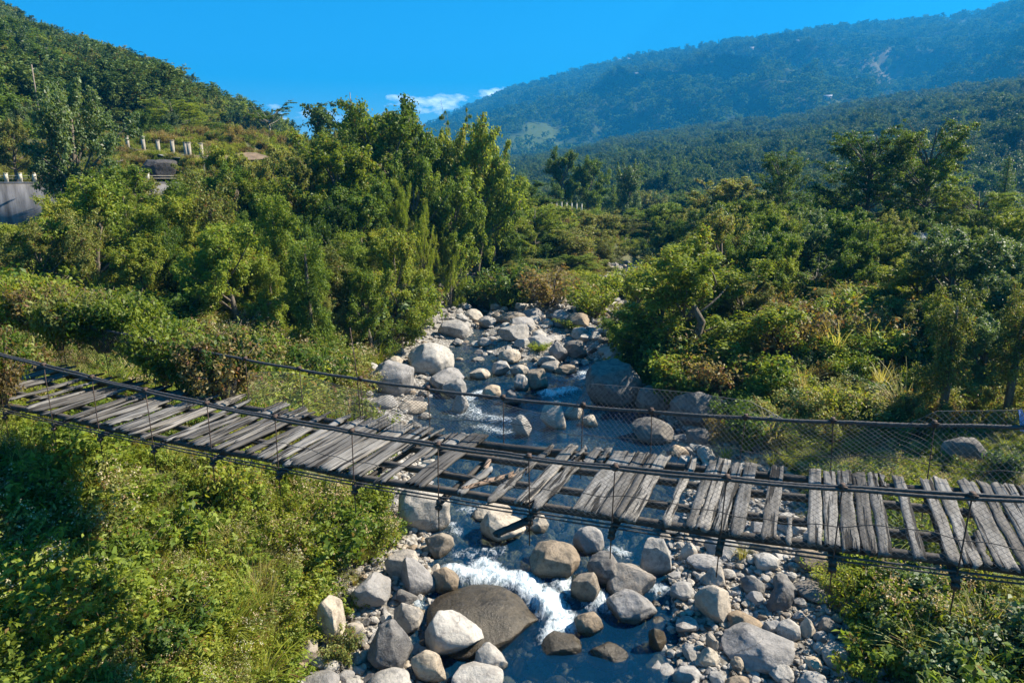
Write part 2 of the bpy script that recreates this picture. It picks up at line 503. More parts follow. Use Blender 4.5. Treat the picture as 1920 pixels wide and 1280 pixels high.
def water_mat():
    m, t, o = new_mat('stream_water')
    g = nd(t, 'ShaderNodeNewGeometry')
    n1 = nd(t, 'ShaderNodeTexNoise', Scale=2.6, Detail=6.0, Roughness=.6, Distortion=.6)
    n2 = nd(t, 'ShaderNodeTexNoise', Scale=9.0, Detail=4.0, Roughness=.6)
    mp = nd(t, 'ShaderNodeMapping'); mp.inputs['Scale'].default_value = (1.0, .55, 1)
    t.links.new(g.outputs['Position'], mp.inputs['Vector'])
    t.links.new(mp.outputs[0], n1.inputs['Vector']); t.links.new(mp.outputs[0], n2.inputs['Vector'])
    bp = nd(t, 'ShaderNodeBump', Strength=.55, Distance=.12)
    t.links.new(math_node(t, 'MULTIPLY_ADD', n2.outputs['Fac'], .35, n1.outputs['Fac']), bp.inputs['Height'])
    fr = nd(t, 'ShaderNodeFresnel', IOR=1.33)
    t.links.new(bp.outputs[0], fr.inputs['Normal'])
    gl = nd(t, 'ShaderNodeBsdfGlossy', Roughness=.05)
    t.links.new(bp.outputs[0], gl.inputs['Normal'])
    tr = nd(t, 'ShaderNodeBsdfTransparent', Color=(.58, .64, .54, 1))
    df = nd(t, 'ShaderNodeBsdfDiffuse', Color=(.006, .06, .15, 1))  # water tint, its deep blue painted in to stand for reflected sky
    body = nd(t, 'ShaderNodeMixShader', Fac=.26)
    t.links.new(tr.outputs[0], body.inputs[1]); t.links.new(df.outputs[0], body.inputs[2])
    m1 = nd(t, 'ShaderNodeMixShader')
    t.links.new(math_node(t, 'MULTIPLY', fr.outputs[0], 1.0, clamp=True), m1.inputs[0])
    t.links.new(body.outputs[0], m1.inputs[1]); t.links.new(gl.outputs[0], m1.inputs[2])
    at = nd(t, 'ShaderNodeAttribute', attribute_name='foam')
    mpf = nd(t, 'ShaderNodeMapping'); mpf.inputs['Scale'].default_value = (2.4, 1.3, 1)
    t.links.new(g.outputs['Position'], mpf.inputs['Vector'])
    n3 = nd(t, 'ShaderNodeTexNoise', Scale=2.8, Detail=12.0, Roughness=.78, Distortion=1.0)
    t.links.new(mpf.outputs[0], n3.inputs['Vector'])
    f = math_node(t, 'ADD', math_node(t, 'MULTIPLY', at.outputs['Fac'], 1.06), math_node(t, 'MULTIPLY', math_node(t, 'SUBTRACT', n3.outputs['Fac'], .58), 3.4))
    f = math_node(t, 'MULTIPLY', f, math_node(t, 'MULTIPLY', at.outputs['Fac'], 8.0, clamp=True), clamp=True)
    fd = nd(t, 'ShaderNodeBsdfPrincipled', Roughness=.6)
    fd.inputs['Base Color'].default_value = (.80, .86, .90, 1)
    t.links.new(ramp(t, n3.outputs['Fac'], [(.38, (.34, .50, .58)), (.52, (.74, .82, .86)), (.66, (.88, .91, .93))]), fd.inputs['Base Color'])
    bf = nd(t, 'ShaderNodeBump', Strength=.7, Distance=.15)
    t.links.new(n3.outputs['Fac'], bf.inputs['Height']); t.links.new(bf.outputs[0], fd.inputs['Normal'])
    m2 = nd(t, 'ShaderNodeMixShader')
    t.links.new(f, m2.inputs[0]); t.links.new(m1.outputs[0], m2.inputs[1]); t.links.new(fd.outputs[0], m2.inputs[2])
    t.links.new(m2.outputs[0], o.inputs['Surface'])
    return m
WATER = water_mat()

# ------------------------------------------------------------------ terrain
YS = [6, 10, 13, 15, 17, 20, 23.5, 27, 31, 36, 41, 46, 50, 56, 62, 67, 75, 90, 120]
VLk = [-4.8, -4.8, -5.0, -4.9, -4.6, -4.2, -6.2, -7.0, -7.7, -8.4, -7.4, -6.8, -6.4, -6.9, -8.0, -8.2, -6, 15.4, 29]
WLk = [-2.0, -2.0, -2.2, -2.6, -2.8, -3.0, -3.6, -4.6, -5.0, -4.6, -4.2, -3.6, -3.2, -4.5, -6.5, -7, 10, 16.0, 29.5]
WRk = [4.2, 4.3, 4.4, 4.3, 4.4, 5.6, 7.2, 8.0, 7.2, 6.2, 6.0, 5.0, 4.0, 1.0, -2, -3, 15, 17.0, 30.0]
VRk = [8.6, 8.3, 8.1, 8.2, 8.6, 9.4, 9.6, 9.2, 7.6, 6.8, 7.4, 8.6, 9.4, 9.8, 12, 14.5, 16.0, 17.6, 30.4]
def wl(Y):
    return np.interp(Y, [0, 15.0, 17.4, 20, 31, 33, 37, 41, 46, 60, 75, 130], [-.60, -.55, -.06, 0, .05, .12, .15, .30, .32, .30, .20, .0])

def terrain(x, Y):
    x = np.asarray(x, float); Y = np.asarray(Y, float)
    vl = np.interp(Y, YS, VLk) + .5 * fbm(Y * .4, Y * 0 + 3, 5); vr = np.interp(Y, YS, VRk) + .5 * fbm(Y * .4, Y * 0 + 9, 6)
    wlx = np.interp(Y, YS, WLk); wrx = np.interp(Y, YS, WRk)
    W = wl(Y)
    # channel bed and gravel margins
    edge = np.minimum(x - wlx, wrx - x)
    bed = W - .75 * smooth(edge / 1.6) + .15 + .22 * fbm(x * .9, Y * .9, 11) - .12 * (edge > 0)
    bed = np.where(edge < 0, W + .15 + .09 * np.minimum(-edge, 4) + .18 * fbm(x * .9, Y * .9, 11), bed)
    # gravel bar in mid stream
    bar = np.exp(-np.abs((x - 2.0) / 4.3) ** 4 - np.abs((Y - 46.5) / 8.0) ** 4)
    bed = bed + 1.25 * bar
    # bushy island behind the bar
    isl = np.exp(-((x - 3.0) / 5.8) ** 4 - ((Y - 62.5) / 8.5) ** 4)
    bed = bed + 1.0 * isl
    # left bank
    d = np.maximum(vl - x, 0)
    cap = np.interp(Y, [0, 14, 22, 30, 40, 50, 60, 80, 120], [6.6, 5.9, 5.2, 4.6, 4.4, 6.0, 7.2, 8.0, 6.0])
    slope = np.interp(Y, [0, 20, 28, 40, 50, 70, 120], [.80, .74, .55, .48, .75, .85, .5])
    left = W + .3 + cap * (1 - np.exp(-slope * d / cap * 1.15))
    # further left the slope climbs to the two road benches
    k = smooth((-x - 24) / 14) * smooth((Y - 44) / 18)
    left = left - 1.9 * smooth((-x - 25) / 8) * smooth((Y - 40) / 14) * (Y < 61.5)
    up = smooth((-x - 24) / 9) * smooth((Y - 60.9) / 1.2)
    left = np.maximum(left, np.where(up > 0, left * (1 - up) + up * np.minimum(10.2 + np.maximum(Y - 67, 0) * .25, 15.5), left))
    left = left + .5 * fbm(x * .25, Y * .25, 21) * smooth(d / 4)
    # right bank
    dr = np.maximum(x - vr, 0)
    capr = np.interp(Y, [0, 20, 30, 45, 60, 100], [1.6, 1.7, 2.0, 2.6, 3.2, 3.4])
    right = W + .25 + capr * (1 - np.exp(-.42 * dr / capr * 1.2)) + .02 * np.minimum(dr, 60)
    right = right + .6 * fbm(x * .22, Y * .22, 31) * smooth(dr / 4)
    z = np.where(d > 0, np.maximum(left, bed), np.where(dr > 0, np.maximum(right, bed), bed))
    # valley floor beyond
    far = smooth((np.hypot(x, Y) - 88) / 130) * smooth((x + 10 + .1 * Y) / 30)
    z = z * (1 - far) + far * (-6.0 + 1.5 * fbm(x * .01, Y * .01, 41))
    return z

def polar_sheet(name, fn, r0, r1, dr, a0, a1, da, mats, full=False):
    rs = r0 * np.exp(np.arange(0, math.log(r1 / r0) + dr, dr))
    if full:
        az = np.concatenate([np.arange(-180, a0, 6), np.arange(a0, a1, da), np.arange(a1, 180.1, 6)])
    else:
        az = np.arange(a0, a1 + da, da)
    A, RR = np.meshgrid(np.radians(az), rs, indexing='ij')
    X = np.sin(A) * RR; Y = np.cos(A) * RR
    Z = fn(X, Y, A, RR)
    n = len(rs)
    i, j = np.meshgrid(np.arange(len(az) - 1), np.arange(n - 1), indexing='ij')
    Q = np.stack([i * n + j, i * n + j + 1, (i + 1) * n + j + 1, (i + 1) * n + j], -1).reshape(-1, 4)[:, ::-1]
    me = mesh_np(name, np.stack([X, Y, Z], -1).reshape(-1, 3), Q, None, mats, True)
    return me, X.ravel(), Y.ravel(), A.ravel(), RR.ravel()

def set_attr(me, name, val, typ='FLOAT', dom='POINT'):
    a = me.attributes.new(name, typ, dom)
    key = 'vector' if typ == 'FLOAT_VECTOR' else 'value'
    a.data.foreach_set(key, np.asarray(val, np.int32 if typ == 'INT' else np.float32).ravel())

me, X, Y, A, RR = polar_sheet('ground', lambda X, Y, A, r: terrain(X, Y), 3.0, 5100, .015, -62, 62, .42, [SOIL], True)
vlx = np.interp(Y, YS, VLk); vrx = np.interp(Y, YS, VRk)
grav = smooth((np.minimum(X - vlx, vrx - X) + .9) / 1.0) * smooth((86 - Y) / 4) * (Y > 0)
grav *= 1 - np.exp(-((X - 3.0) / 5.6) ** 4 - ((Y - 63) / 8.2) ** 4)
set_attr(me, 'gravel', grav)
tag(obj('ground', me), kind='structure')

# ------------------------------------------------------------------ stream water
def build_water():
    ys = np.concatenate([np.arange(5, 24, .11), np.arange(24, 48, .2), np.arange(48, 85, .5)])
    nx = 130
    wlx = np.interp(ys, YS, WLk) - 1.6; wrx = np.interp(ys, YS, WRk) + 1.8
    tt = np.linspace(0, 1, nx)
    X = wlx[:, None] + (wrx - wlx)[:, None] * tt
    Y = np.repeat(ys[:, None], nx, 1)
    foam = np.zeros_like(X)
    # rapids: capsules given by photo pixels and a radius in metres
    caps = [((850, 1072), (915, 1082), .42, 1.1), ((905, 1058), (935, 1085), .40, 1.1), ((955, 1088), (1000, 1100), .38, 1.2), ((985, 1100), (1030, 1150), .42, 1.3),
            ((1030, 1130), (1060, 1175), .40, 1.3), ((1060, 1100), (1130, 1135), .42, .85), ((1040, 1180), (1030, 1200), .35, .8), ((762, 1135), (778, 1142), .25, .8),
            ((1150, 1030), (1175, 1040), .22, .7), ((1230, 1108), (1255, 1112), .25, .7), ((860, 1040), (935, 1030), .35, .35), ((1105, 705), (1150, 680), 1.0, .85), ((1120, 690), (1140, 702), .7, .9),
            ((1030, 738), (1068, 732), .7, .95), ((880, 745), (905, 735), .5, .75), ((860, 772), (955, 790), .55, .55), ((900, 800), (960, 812), .4, .5), ((875, 760), (890, 772), .5, .6),
            ((1100, 660), (1140, 668), .5, .6), ((1170, 525), (1200, 500), 1.2, .7), ((800, 712), (815, 716), .5, .7), ((870, 955), (905, 955), .3, .5), ((845, 985), (856, 1000), .25, .45)]
    for p, q, r, a in caps:
        Yp = at_z(*p, 0.0)[1]
        P = at_z(*p, float(wl(Yp))); Q = at_z(*q, float(wl(at_z(*q, 0.0)[1])))
        ab = Q[:2] - P[:2]
        t = np.clip(((X - P[0]) * ab[0] + (Y - P[1]) * ab[1]) / (ab @ ab + 1e-6), 0, 1)
        dd = np.hypot(X - P[0] - t * ab[0], Y - P[1] - t * ab[1])
        foam = np.maximum(foam, a * np.clip(1.25 - dd / r, 0, 1))
    Z = wl(Y) + .035 * fbm(X * 1.1, Y * .8, 51) + np.minimum(foam, 1) * (.10 + .30 * fbm(X * 2.4, Y * 1.8, 53, 5))
    n = nx
    i, j = np.meshgrid(np.arange(len(ys) - 1), np.arange(n - 1), indexing='ij')
    Q = np.stack([i * n + j, i * n + j + 1, (i + 1) * n + j + 1, (i + 1) * n + j], -1).reshape(-1, 4)
    me = mesh_np('river_water', np.stack([X, Y, Z], -1).reshape(-1, 3), Q, None, [WATER], True)
    set_attr(me, 'foam', np.minimum(foam, 1.2))
    tag(obj('river_water', me), kind='structure')
build_water()

# ------------------------------------------------------------------ hills
def px_dir(u, v):
    d = ray(u, v)
    return math.atan2(d[0], d[1]), math.atan2(d[2], math.hypot(d[0], d[1]))

class Hill:
    def __init__(s, pts, r0, D, z0, tree_h, p=1.1, rough=.08, seed=1, nsc=1.0):
        ae = [px_dir(*q) for q in pts]
        s.az = np.array([a for a, _ in ae]); s.el = np.array([e for _, e in ae])
        s.r0, s.D, s.z0, s.th, s.p, s.rough, s.seed, s.nsc = r0, D, z0, tree_h, p, rough, seed, nsc
    def __call__(s, X, Y, A, r):
        zr = H + np.tan(np.interp(A, s.az, s.el)) * s.D - s.th
        t = (r - s.r0) / (s.D - s.r0)
        up = np.clip(t, 0, 1) ** s.p
        g = fbm(X / (s.D * .16 * s.nsc), Y / (s.D * .16 * s.nsc), s.seed, 5)
        # gullies run down the slope: strong across azimuth, weak along it
        wx = X + s.D * .05 * fbm(X / (s.D * .2), Y / (s.D * .2), s.seed + 3, 3); wy = Y + s.D * .05 * fbm(X / (s.D * .2) + 9, Y / (s.D * .2), s.seed + 4, 3)
        g = .7 * g + 1.1 * (.45 - 2 * np.abs(fbm(wx / (s.D * .13 * s.nsc), wy / (s.D * .30 * s.nsc), s.seed + 7, 4)))
        z = s.z0 + (zr - s.z0) * up + s.rough * np.maximum(zr - s.z0, 0) * g * (np.clip(t, 0, 1) * np.clip(1.0 - t, 0, 1) ** 1.4 * 4.0)
        z = np.where(t > 1, zr - (t - 1) * (zr - s.z0) * 1.2 * 2, z)
        z = np.where(t < 0, s.z0 - 4, z)
        return np.maximum(z, s.z0 - 4)

HM_LEFT = hill_mat('hillside_soil', [(.02, .032, .011), (.04, .055, .018), (.07, .075, .03)], .02)
HM_FAR = hill_mat('mountain_soil', [(.010, .024, .012), (.022, .042, .018), (.06, .08, .03)], .012)
left_hill = Hill([(-420, -260), (-100, -35), (0, 28), (60, 65), (150, 95), (260, 128), (300, 142), (400, 207), (470, 242), (540, 272), (620, 318), (680, 345)], 80, 380, 8, 7, 1.05, .10, 3, .8)
ridge = Hill([(820, 350), (900, 322), (960, 303), (1077, 286), (1145, 268), (1280, 248), (1380, 234), (1515, 219), (1580, 202), (1650, 190), (1750, 177), (1820, 165), (1920, 153), (2100, 120), (2400, 90)], 190, 1050, -12, 10, 1.15, .17, 13, .6)
mountain = Hill([(560, 300), (700, 275), (800, 236), (850, 212), (900, 191), (960, 166), (1000, 156), (1100, 127), (1200, 104), (1300, 89), (1400, 73), (1500, 59), (1600, 47), (1700, 40), (1800, 29), (1850, 21), (1880, 9), (1920, -8), (2100, -60), (2400, -90)], 1000, 2900, -10, 9, 1.0, .20, 23, .62)
distant = Hill([(300, 330), (420, 262), (520, 252), (600, 258), (660, 250), (740, 256), (820, 262), (900, 290), (1000, 330)], 2600, 4000, 20, 0, 1.0, .05, 33, .5)

def hill_obj(name, h, a0, a1, da, dr, mat, r1):
    me, X, Y, A, RR = polar_sheet(name, h, h.r0, r1, dr, a0, a1, da, [mat])
    return tag(obj(name, me), kind='structure'), me, X, Y, A, RR
hill_obj('hill', left_hill, -62, -12, .25, .012, HM_LEFT, 620)
hill_obj('ridge', ridge, -8, 62, .25, .012, HM_FAR, 1500)
_, mme, X, Y, A, RR = hill_obj('mountain', mountain, -20, 62, .12, .006, HM_FAR, 4200)
hill_obj('distant_hills', distant, -30, 5, .25, .012, HM_FAR, 4900)

def surf_hit(h, u, v):
    """point where the pixel ray meets a hill"""
    d = ray(u, v)
    hd = math.hypot(d[0], d[1])
    A = math.atan2(d[0], d[1])
    rs = np.linspace(h.r0, h.D * 1.05, 1500)
    z = h(np.sin(A) * rs, np.cos(A) * rs, np.full_like(rs, A), rs)
    zr = H + d[2] / hd * rs
    k = np.argmax(z > zr)
    if not (z > zr).any(): k = np.argmin(np.abs(rs - h.D))
    return np.array([math.sin(A) * rs[k], math.cos(A) * rs[k], z[k]])

def px_of(X, Y, Z):
    """pixel of world points in the 1920x1280 frame"""
    zc = Z - H
    f = Y * math.cos(PITCH) - zc * math.sin(PITCH)
    up = Y * math.sin(PITCH) + zc * math.cos(PITCH)
    return 960 + F * X / f, 640 - F * up / f
def ell(c, r, X, Y):
    return np.hypot((X - c[0]) / r[0], (Y - c[1]) / r[1])
FIELD = surf_hit(mountain, 1035, 262); FIELD2 = surf_hit(mountain, 985, 272); SCAR = surf_hit(mountain, 1655, 160); SCAR2 = surf_hit(mountain, 1672, 135)
def field_mask(X, Y):
    n = .35 * fbm(X / 60, Y / 60, 61)
    f = np.maximum(smooth((1.1 - ell(FIELD, (65, 110), X, Y) + n) * 3), smooth((1.0 - ell(FIELD2, (60, 90), X, Y) + n) * 3))
    return np.maximum(f, .75 * smooth((fbm(X / 210, Y / 330, 66, 4) - .50) * 7))
def scar_mask(X, Y):
    n = .7 * fbm(X / 50, Y / 50, 62)
    return np.maximum(smooth((1.0 - ell(SCAR, (42, 120), X, Y) + n) * 2.5), smooth((1.0 - ell(SCAR2, (26, 120), X, Y) + n) * 2.5))
set_attr(mme, 'field', field_mask(X, Y))
set_attr(mme, 'scar', scar_mask(X, Y) * .5)

# ------------------------------------------------------------------ plant prototypes
def unit(v):
    return v / (np.linalg.norm(v, axis=-1, keepdims=True) + 1e-9)

def leaves(C, Nn, ln, asp, rng, down=0.0, fold=.25):
    """diamond leaves around the centres C with facing Nn"""
    n = len(C)
    t = rng.normal(size=(n, 3)); t[:, 2] -= down
    t = unit(t - Nn * np.sum(t * Nn, 1, keepdims=True))
    b = np.cross(Nn, t)
    ln = np.broadcast_to(ln, (n,))[:, None]; wd = ln * asp
    V = np.stack([C - t * ln * .5, C - b * wd * .5 - t * ln * .08 + Nn * wd * fold, C + t * ln * .5, C + b * wd * .5 - t * ln * .08 + Nn * wd * fold], 1)
    return V.reshape(-1, 3), np.arange(4 * n).reshape(-1, 4)

def clump_points(clumps, n, rng, shell=.5, flat=1.0):
    """clumps: (x,y,z,r) rows; points in their outer shells, none deep inside a neighbour"""
    clumps = np.asarray(clumps, float)
    w = clumps[:, 3] ** 2; w /= w.sum()
    k = rng.choice(len(clumps), int(n * 1.5), p=w)
    u = unit(rng.normal(size=(len(k), 3)))
    low = (u[:, 2] < -.25) & (rng.random(len(k)) < .6)
    u[low, 2] *= -1
    rr = shell + (1 - shell) * np.sqrt(rng.random(len(k)))
    rr *= 1 + .25 * rng.normal(size=len(k)) * .4
    P = clumps[k, :3] + u * (clumps[k, 3] * rr)[:, None] * np.array([1, 1, flat])
    deep = np.zeros(len(k), bool)
    for c in clumps:
        deep |= np.linalg.norm((P - c[:3]) / np.array([1, 1, flat]), axis=1) < c[3] * .45
    P = P[~deep][:n]; u = u[~deep][:n]
    return P, u

def limb_mesh(mb, a, b, r0, r1, rng, n=5, seg=6, sag=.15):
    a = np.asarray(a, float); b = np.asarray(b, float)
    t = np.linspace(0, 1, seg)[:, None]
    P = a + (b - a) * t
    ln = np.linalg.norm(b - a)
    P += np.sin(t * math.pi) * rng.normal(size=3) * ln * sag * .5
    mb.tube(P, r0 + (r1 - r0) * t[:, 0], n)

PROTO = {}
def shoot_leaves(segs, n, rng, leaf, asp, down, up=.6, zf=1.0):
    """leaves scattered along leafy shoots: rows (ax ay az bx by bz spread)"""
    segs = np.asarray(segs, float)
    ln = np.linalg.norm(segs[:, 3:6] - segs[:, :3], axis=1)
    w_ = ln * np.sqrt(segs[:, 6]); w_ /= w_.sum()
    k = rng.choice(len(segs), n, p=w_)
    t = rng.random(n) ** .75
    of = rng.normal(size=(n, 3)) * np.array([1, 1, zf]) * (segs[k, 6] * (1.05 - .5 * t))[:, None]
    P = segs[k, :3] + (segs[k, 3:6] - segs[k, :3]) * t[:, None] + of
    P[:, 2] -= .12 * ln[k] * t ** 2
    Nn = unit(of / (segs[k, 6][:, None] + 1e-6) * .35 + np.array([0, 0, up]) + rng.normal(size=(n, 3)) * .45)
    return leaves(P, Nn, leaf * (.6 + .8 * rng.random(n)), asp, rng, down)

def store(key, tb, crown_V, Q, mats, trunk_mat, mi=None):
    rad = float(np.percentile(np.hypot(crown_V[:, 0], crown_V[:, 1]), 93)); hh = float(np.percentile(crown_V[:, 2], 99.6))
    PROTO[key] = (tb.mesh(key + '_wood', [trunk_mat], True) if tb.V else None, mesh_np(key + '_leaves', crown_V, Q, None, mats, mat_idx=mi), rad, hh)

def tree_proto(key, kind, mat, seed, leaf, nleaf, bark=None):
    """a tree about 10 m tall; crown shape by kind"""
    rng = np.random.default_rng(seed)
    bark = bark or BARK
    tb = MB(); segs = []; clumps = []; flat = 1.0; shell = .5; down = .4; asp = .5; up = .55; zf = 1.0; radial = .7
    top = np.array([rng.normal() * .5, rng.normal() * .5, 8.8])
    if kind in ('broad', 'bushy'):
        low_, hmid, wide = (2.6, 5.0, 3.6) if kind == 'broad' else (.7, 3.6, 3.6)
        tb.tube(np.array([[0, 0, -.6], [.1, 0, 1.5], [rng.normal() * .3, rng.normal() * .3, 4], top * [1, 1, .85]]), [.32, .25, .18, .06], 8)
        lop = rng.random() * 6.28
        for i in range(19):
            a_ = i * 2.4 + rng.normal() * .35
            hh = low_ + (9.0 - low_) * ((i * .7549 + .25 * rng.random()) % 1) ** .9
            env = wide * math.sqrt(max(.10, 1 - ((hh - hmid) / (9.9 - hmid)) ** 2)) * (.55 + .6 * rng.random()) * (1 + .22 * math.cos(a_ - lop))
            c = np.array([math.cos(a_) * env, math.sin(a_) * env, hh])
            b0 = np.array([0, 0, max(.3, hh * .62 - (.3 if kind == 'bushy' else 0))]) + top * [1, 1, 0] * .06 * hh
            limb_mesh(tb, b0, c, .09, .025, rng)
            dv = unit(c - b0)
            for q in range(8):
                t = .3 + .72 * rng.random()
                p0_ = b0 + (c - b0) * t
                dd = unit(dv * .6 + rng.normal(size=3) * .75 + np.array([0, 0, .35]))
                l_ = (.7 + 1.1 * rng.random()) * (1.15 - .3 * t)
                segs.append([*p0_, *(p0_ + dd * l_), .13 + .20 * rng.random()])
                if q < 3: limb_mesh(tb, p0_, p0_ + dd * l_ * .8, .025, .008, rng, 4, 4)
        for q in range(10):
            dd = unit(rng.normal(size=3) * .6 + np.array([0, 0, .8])); p0_ = top * [1, 1, .88] + rng.normal(size=3) * .3
            segs.append([*p0_, *(p0_ + dd * (.7 + .8 * rng.random())), .2])
    elif kind == 'column':
        tb.tube([[0, 0, -.6], [.1, .1, 4], [0, 0, 8.5]], [.3, .22, .08], 7)
        for i in range(110):
            hh = .8 + 8.6 * rng.random(); a_ = rng.random() * 6.283
            env = 1.25 + .5 * math.sin(hh * 1.05 + seed) + .4 * math.sin(a_ * 2 + hh * .8 + seed) + (.9 if hh < 2.4 else 0)
            if hh > 7.6: env *= .8
            env = max(.5, env)
            r0_ = env * (.25 + .4 * rng.random()); r1_ = env * (.8 + .35 * rng.random()); dr_ = -.3 - 1.3 * rng.random()
            if rng.random() < .22: dr_ = .5 + .5 * rng.random()
            segs.append([math.cos(a_) * r0_, math.sin(a_) * r0_, hh, math.cos(a_ + .2) * r1_, math.sin(a_ + .2) * r1_, max(.1, hh + dr_), .14 + .16 * rng.random()])
        down = 1.6; up = .4
    elif kind == 'tier':
        tb.tube(np.array([[0, 0, -.6], [.2, 0, 2.5], [-.1, .2, 5.5], [.2, .1, 9]]), [.24, .19, .13, .04], 8)
        for i in range(74):
            hh = 2.9 + 6.9 * ((i * .7549 + .1 * rng.random()) % 1); a_ = i * 2.4 + rng.normal() * .3
            env = 5.0 * math.sqrt(max(.05, 1 - ((hh - 5.7) / 4.4) ** 2)) * (.40 + .6 * rng.random())
            c = np.array([math.cos(a_) * env, math.sin(a_) * env, hh]); b0 = np.array([0, 0, hh * .70])
            limb_mesh(tb, b0, c, .05, .014, rng)
            for q in range(7):
                t = .45 + .55 * rng.random(); p0_ = b0 + (c - b0) * t
                a2 = a_ + rng.normal() * .9; l_ = .45 + .7 * rng.random()
                segs.append([*p0_, *(p0_ + np.array([math.cos(a2), math.sin(a2), .25 + .2 * rng.normal()]) * l_), .13 + .10 * rng.random()])
        down = .1; asp = .4; zf = .6; up = .9
    elif kind == 'slender':
        tb.tube([[0, 0, -.6], [.15, 0, 3], [-.05, .1, 6.5], [0, 0, 9.6]], [.17, .13, .09, .03], 6)
        for i in range(26):
            hh = 4.2 + 5.2 * rng.random(); a_ = rng.random() * 6.283
            rr = (.4 + 1.1 * rng.random()) * (1.25 - abs(hh - 7) * .16)
            c = np.array([math.cos(a_) * rr, math.sin(a_) * rr, hh])
            limb_mesh(tb, [0, 0, hh - .7], c, .03, .012, rng, 4)
            segs.append([0, 0, hh - .5, *c, .14 + .14 * rng.random()])
    elif kind == 'sparse':       # open tropical crown, long arms ending in flat sprays
        tb.tube([[0, 0, -.6], [.2, 0, 2.5], [.1, .1, 5]], [.2, .16, .1], 7)
        for i in range(14):
            a_ = i * 2.4 + rng.random(); hh = 5.4 + 4.4 * rng.random()
            rr = 1.2 + 3.4 * rng.random()
            c = np.array([math.cos(a_) * rr, math.sin(a_) * rr, hh]); b0 = np.array([.1, .1, 4.2 + .6 * rng.random()])
            limb_mesh(tb, b0, c, .08, .02, rng)
            for q in range(5):
                t = .5 + .5 * rng.random(); p0_ = b0 + (c - b0) * t; a2 = a_ + rng.normal() * .8
                segs.append([*p0_, *(p0_ + np.array([math.cos(a2), math.sin(a2), .15]) * (.6 + .7 * rng.random())), .15])
        asp = .35; zf = .4; up = 1.0
    elif kind == 'conifer':
        tb.tube([[0, 0, -.6], [0, 0, 5], [0, 0, 9.8]], [.2, .13, .03], 6)
        for i in range(90):
            hh = 1.2 + 8.4 * i / 89; a_ = i * 2.4; env = 2.1 * (1 - hh / 10.4) * (.6 + .6 * rng.random()) + .15
            segs.append([0, 0, hh + .1, math.cos(a_) * env, math.sin(a_) * env, hh - .1, .12 + env * .08])
        asp = .25
    elif kind == 'bamboo':       # arching feathery plumes
        for i in range(18):
            a_ = rng.random() * 6.283; ln = 7.0 + 3.0 * rng.random(); lean = 1.0 + 2.4 * rng.random()
            t = np.linspace(0, 1, 9)[:, None]
            P = np.array([[math.cos(a_) * .4, math.sin(a_) * .4, 0]]) + np.concatenate([math.cos(a_) * lean * t ** 2.4, math.sin(a_) * lean * t ** 2.4, ln * (t - .18 * t ** 4)], 1)
            tb.tube(P, np.linspace(.05, .012, 9), 4)
            for q in range(2, 8): segs.append([*P[q], *P[q + 1], .40 + .3 * rng.random()])
        down = 1.0; asp = .16; up = .4
    V, Q = shoot_leaves(segs, nleaf, rng, leaf, asp, down, up, zf)
    V[:, 2] = np.maximum(V[:, 2], .05)
    store(key, tb, V, Q, [mat], bark)

def shrub_proto(key, mat, seed, leaf, nleaf, hh=1.0, rad=.8, nc=12, asp=.5, flowers=0, down=.3):
    """a shrub about 1 m tall: arching leafy shoots from the base"""
    rng = np.random.default_rng(seed)
    tb = MB(); segs = []; ends = []
    for i in range(int(nc * 1.9)):
        a_ = rng.random() * 6.283; rr = rad * (.25 + .8 * math.sqrt(rng.random())); z = hh * (.40 + .62 * rng.random() * (1.05 - .45 * rr / rad))
        c = np.array([math.cos(a_) * rr, math.sin(a_) * rr, z]); m_ = np.array([c[0] * .55, c[1] * .55, z * .72]); b0 = np.array([c[0] * .12, c[1] * .12, 0])
        if rng.random() < .45: c[2] -= .22 * hh * rng.random()
        sg = hh * (.05 + .07 * rng.random())
        segs.append([*(b0 + (m_ - b0) * .35), *m_, sg * 1.2]); segs.append([*m_, *c, sg])
        tb.tube([b0, m_, c], [.012 * hh, .008 * hh, .003 * hh], 4)
        ends.append(c)
        for q in range(2):
            p0_ = b0 + (c - b0) * (.5 + .4 * rng.random()); p1 = p0_ + unit(rng.normal(size=3) + np.array([0, 0, .7])) * hh * (.12 + .16 * rng.random())
            segs.append([*p0_, *p1, sg * .7]); ends.append(p1)
    V, Q = shoot_leaves(segs, nleaf, rng, leaf, asp, down)
    V[:, 2] = np.maximum(V[:, 2], .01)
    mi = np.zeros(len(Q), int); mats = [mat]
    if flowers:
        e = np.asarray(ends); e = e[np.argsort(-e[:, 2])[:max(4, len(e) // 2)]]
        Pf = e[rng.integers(0, len(e), flowers)] + rng.normal(size=(flowers, 3)) * .06 + np.array([0, 0, .04])
        Pf = np.repeat(Pf, 4, 0) + rng.normal(size=(flowers * 4, 3)) * .016
        Vf, Qf = leaves(Pf, unit(rng.normal(size=Pf.shape)), leaf * .5, .7, rng)
        Q = np.concatenate([Q, Qf + len(V)]); V = np.concatenate([V, Vf])
        mi = np.concatenate([mi, np.ones(len(Qf), int)]); mats = [mat, G['flower']]
    store(key, tb, V, Q, mats, BARK, mi)

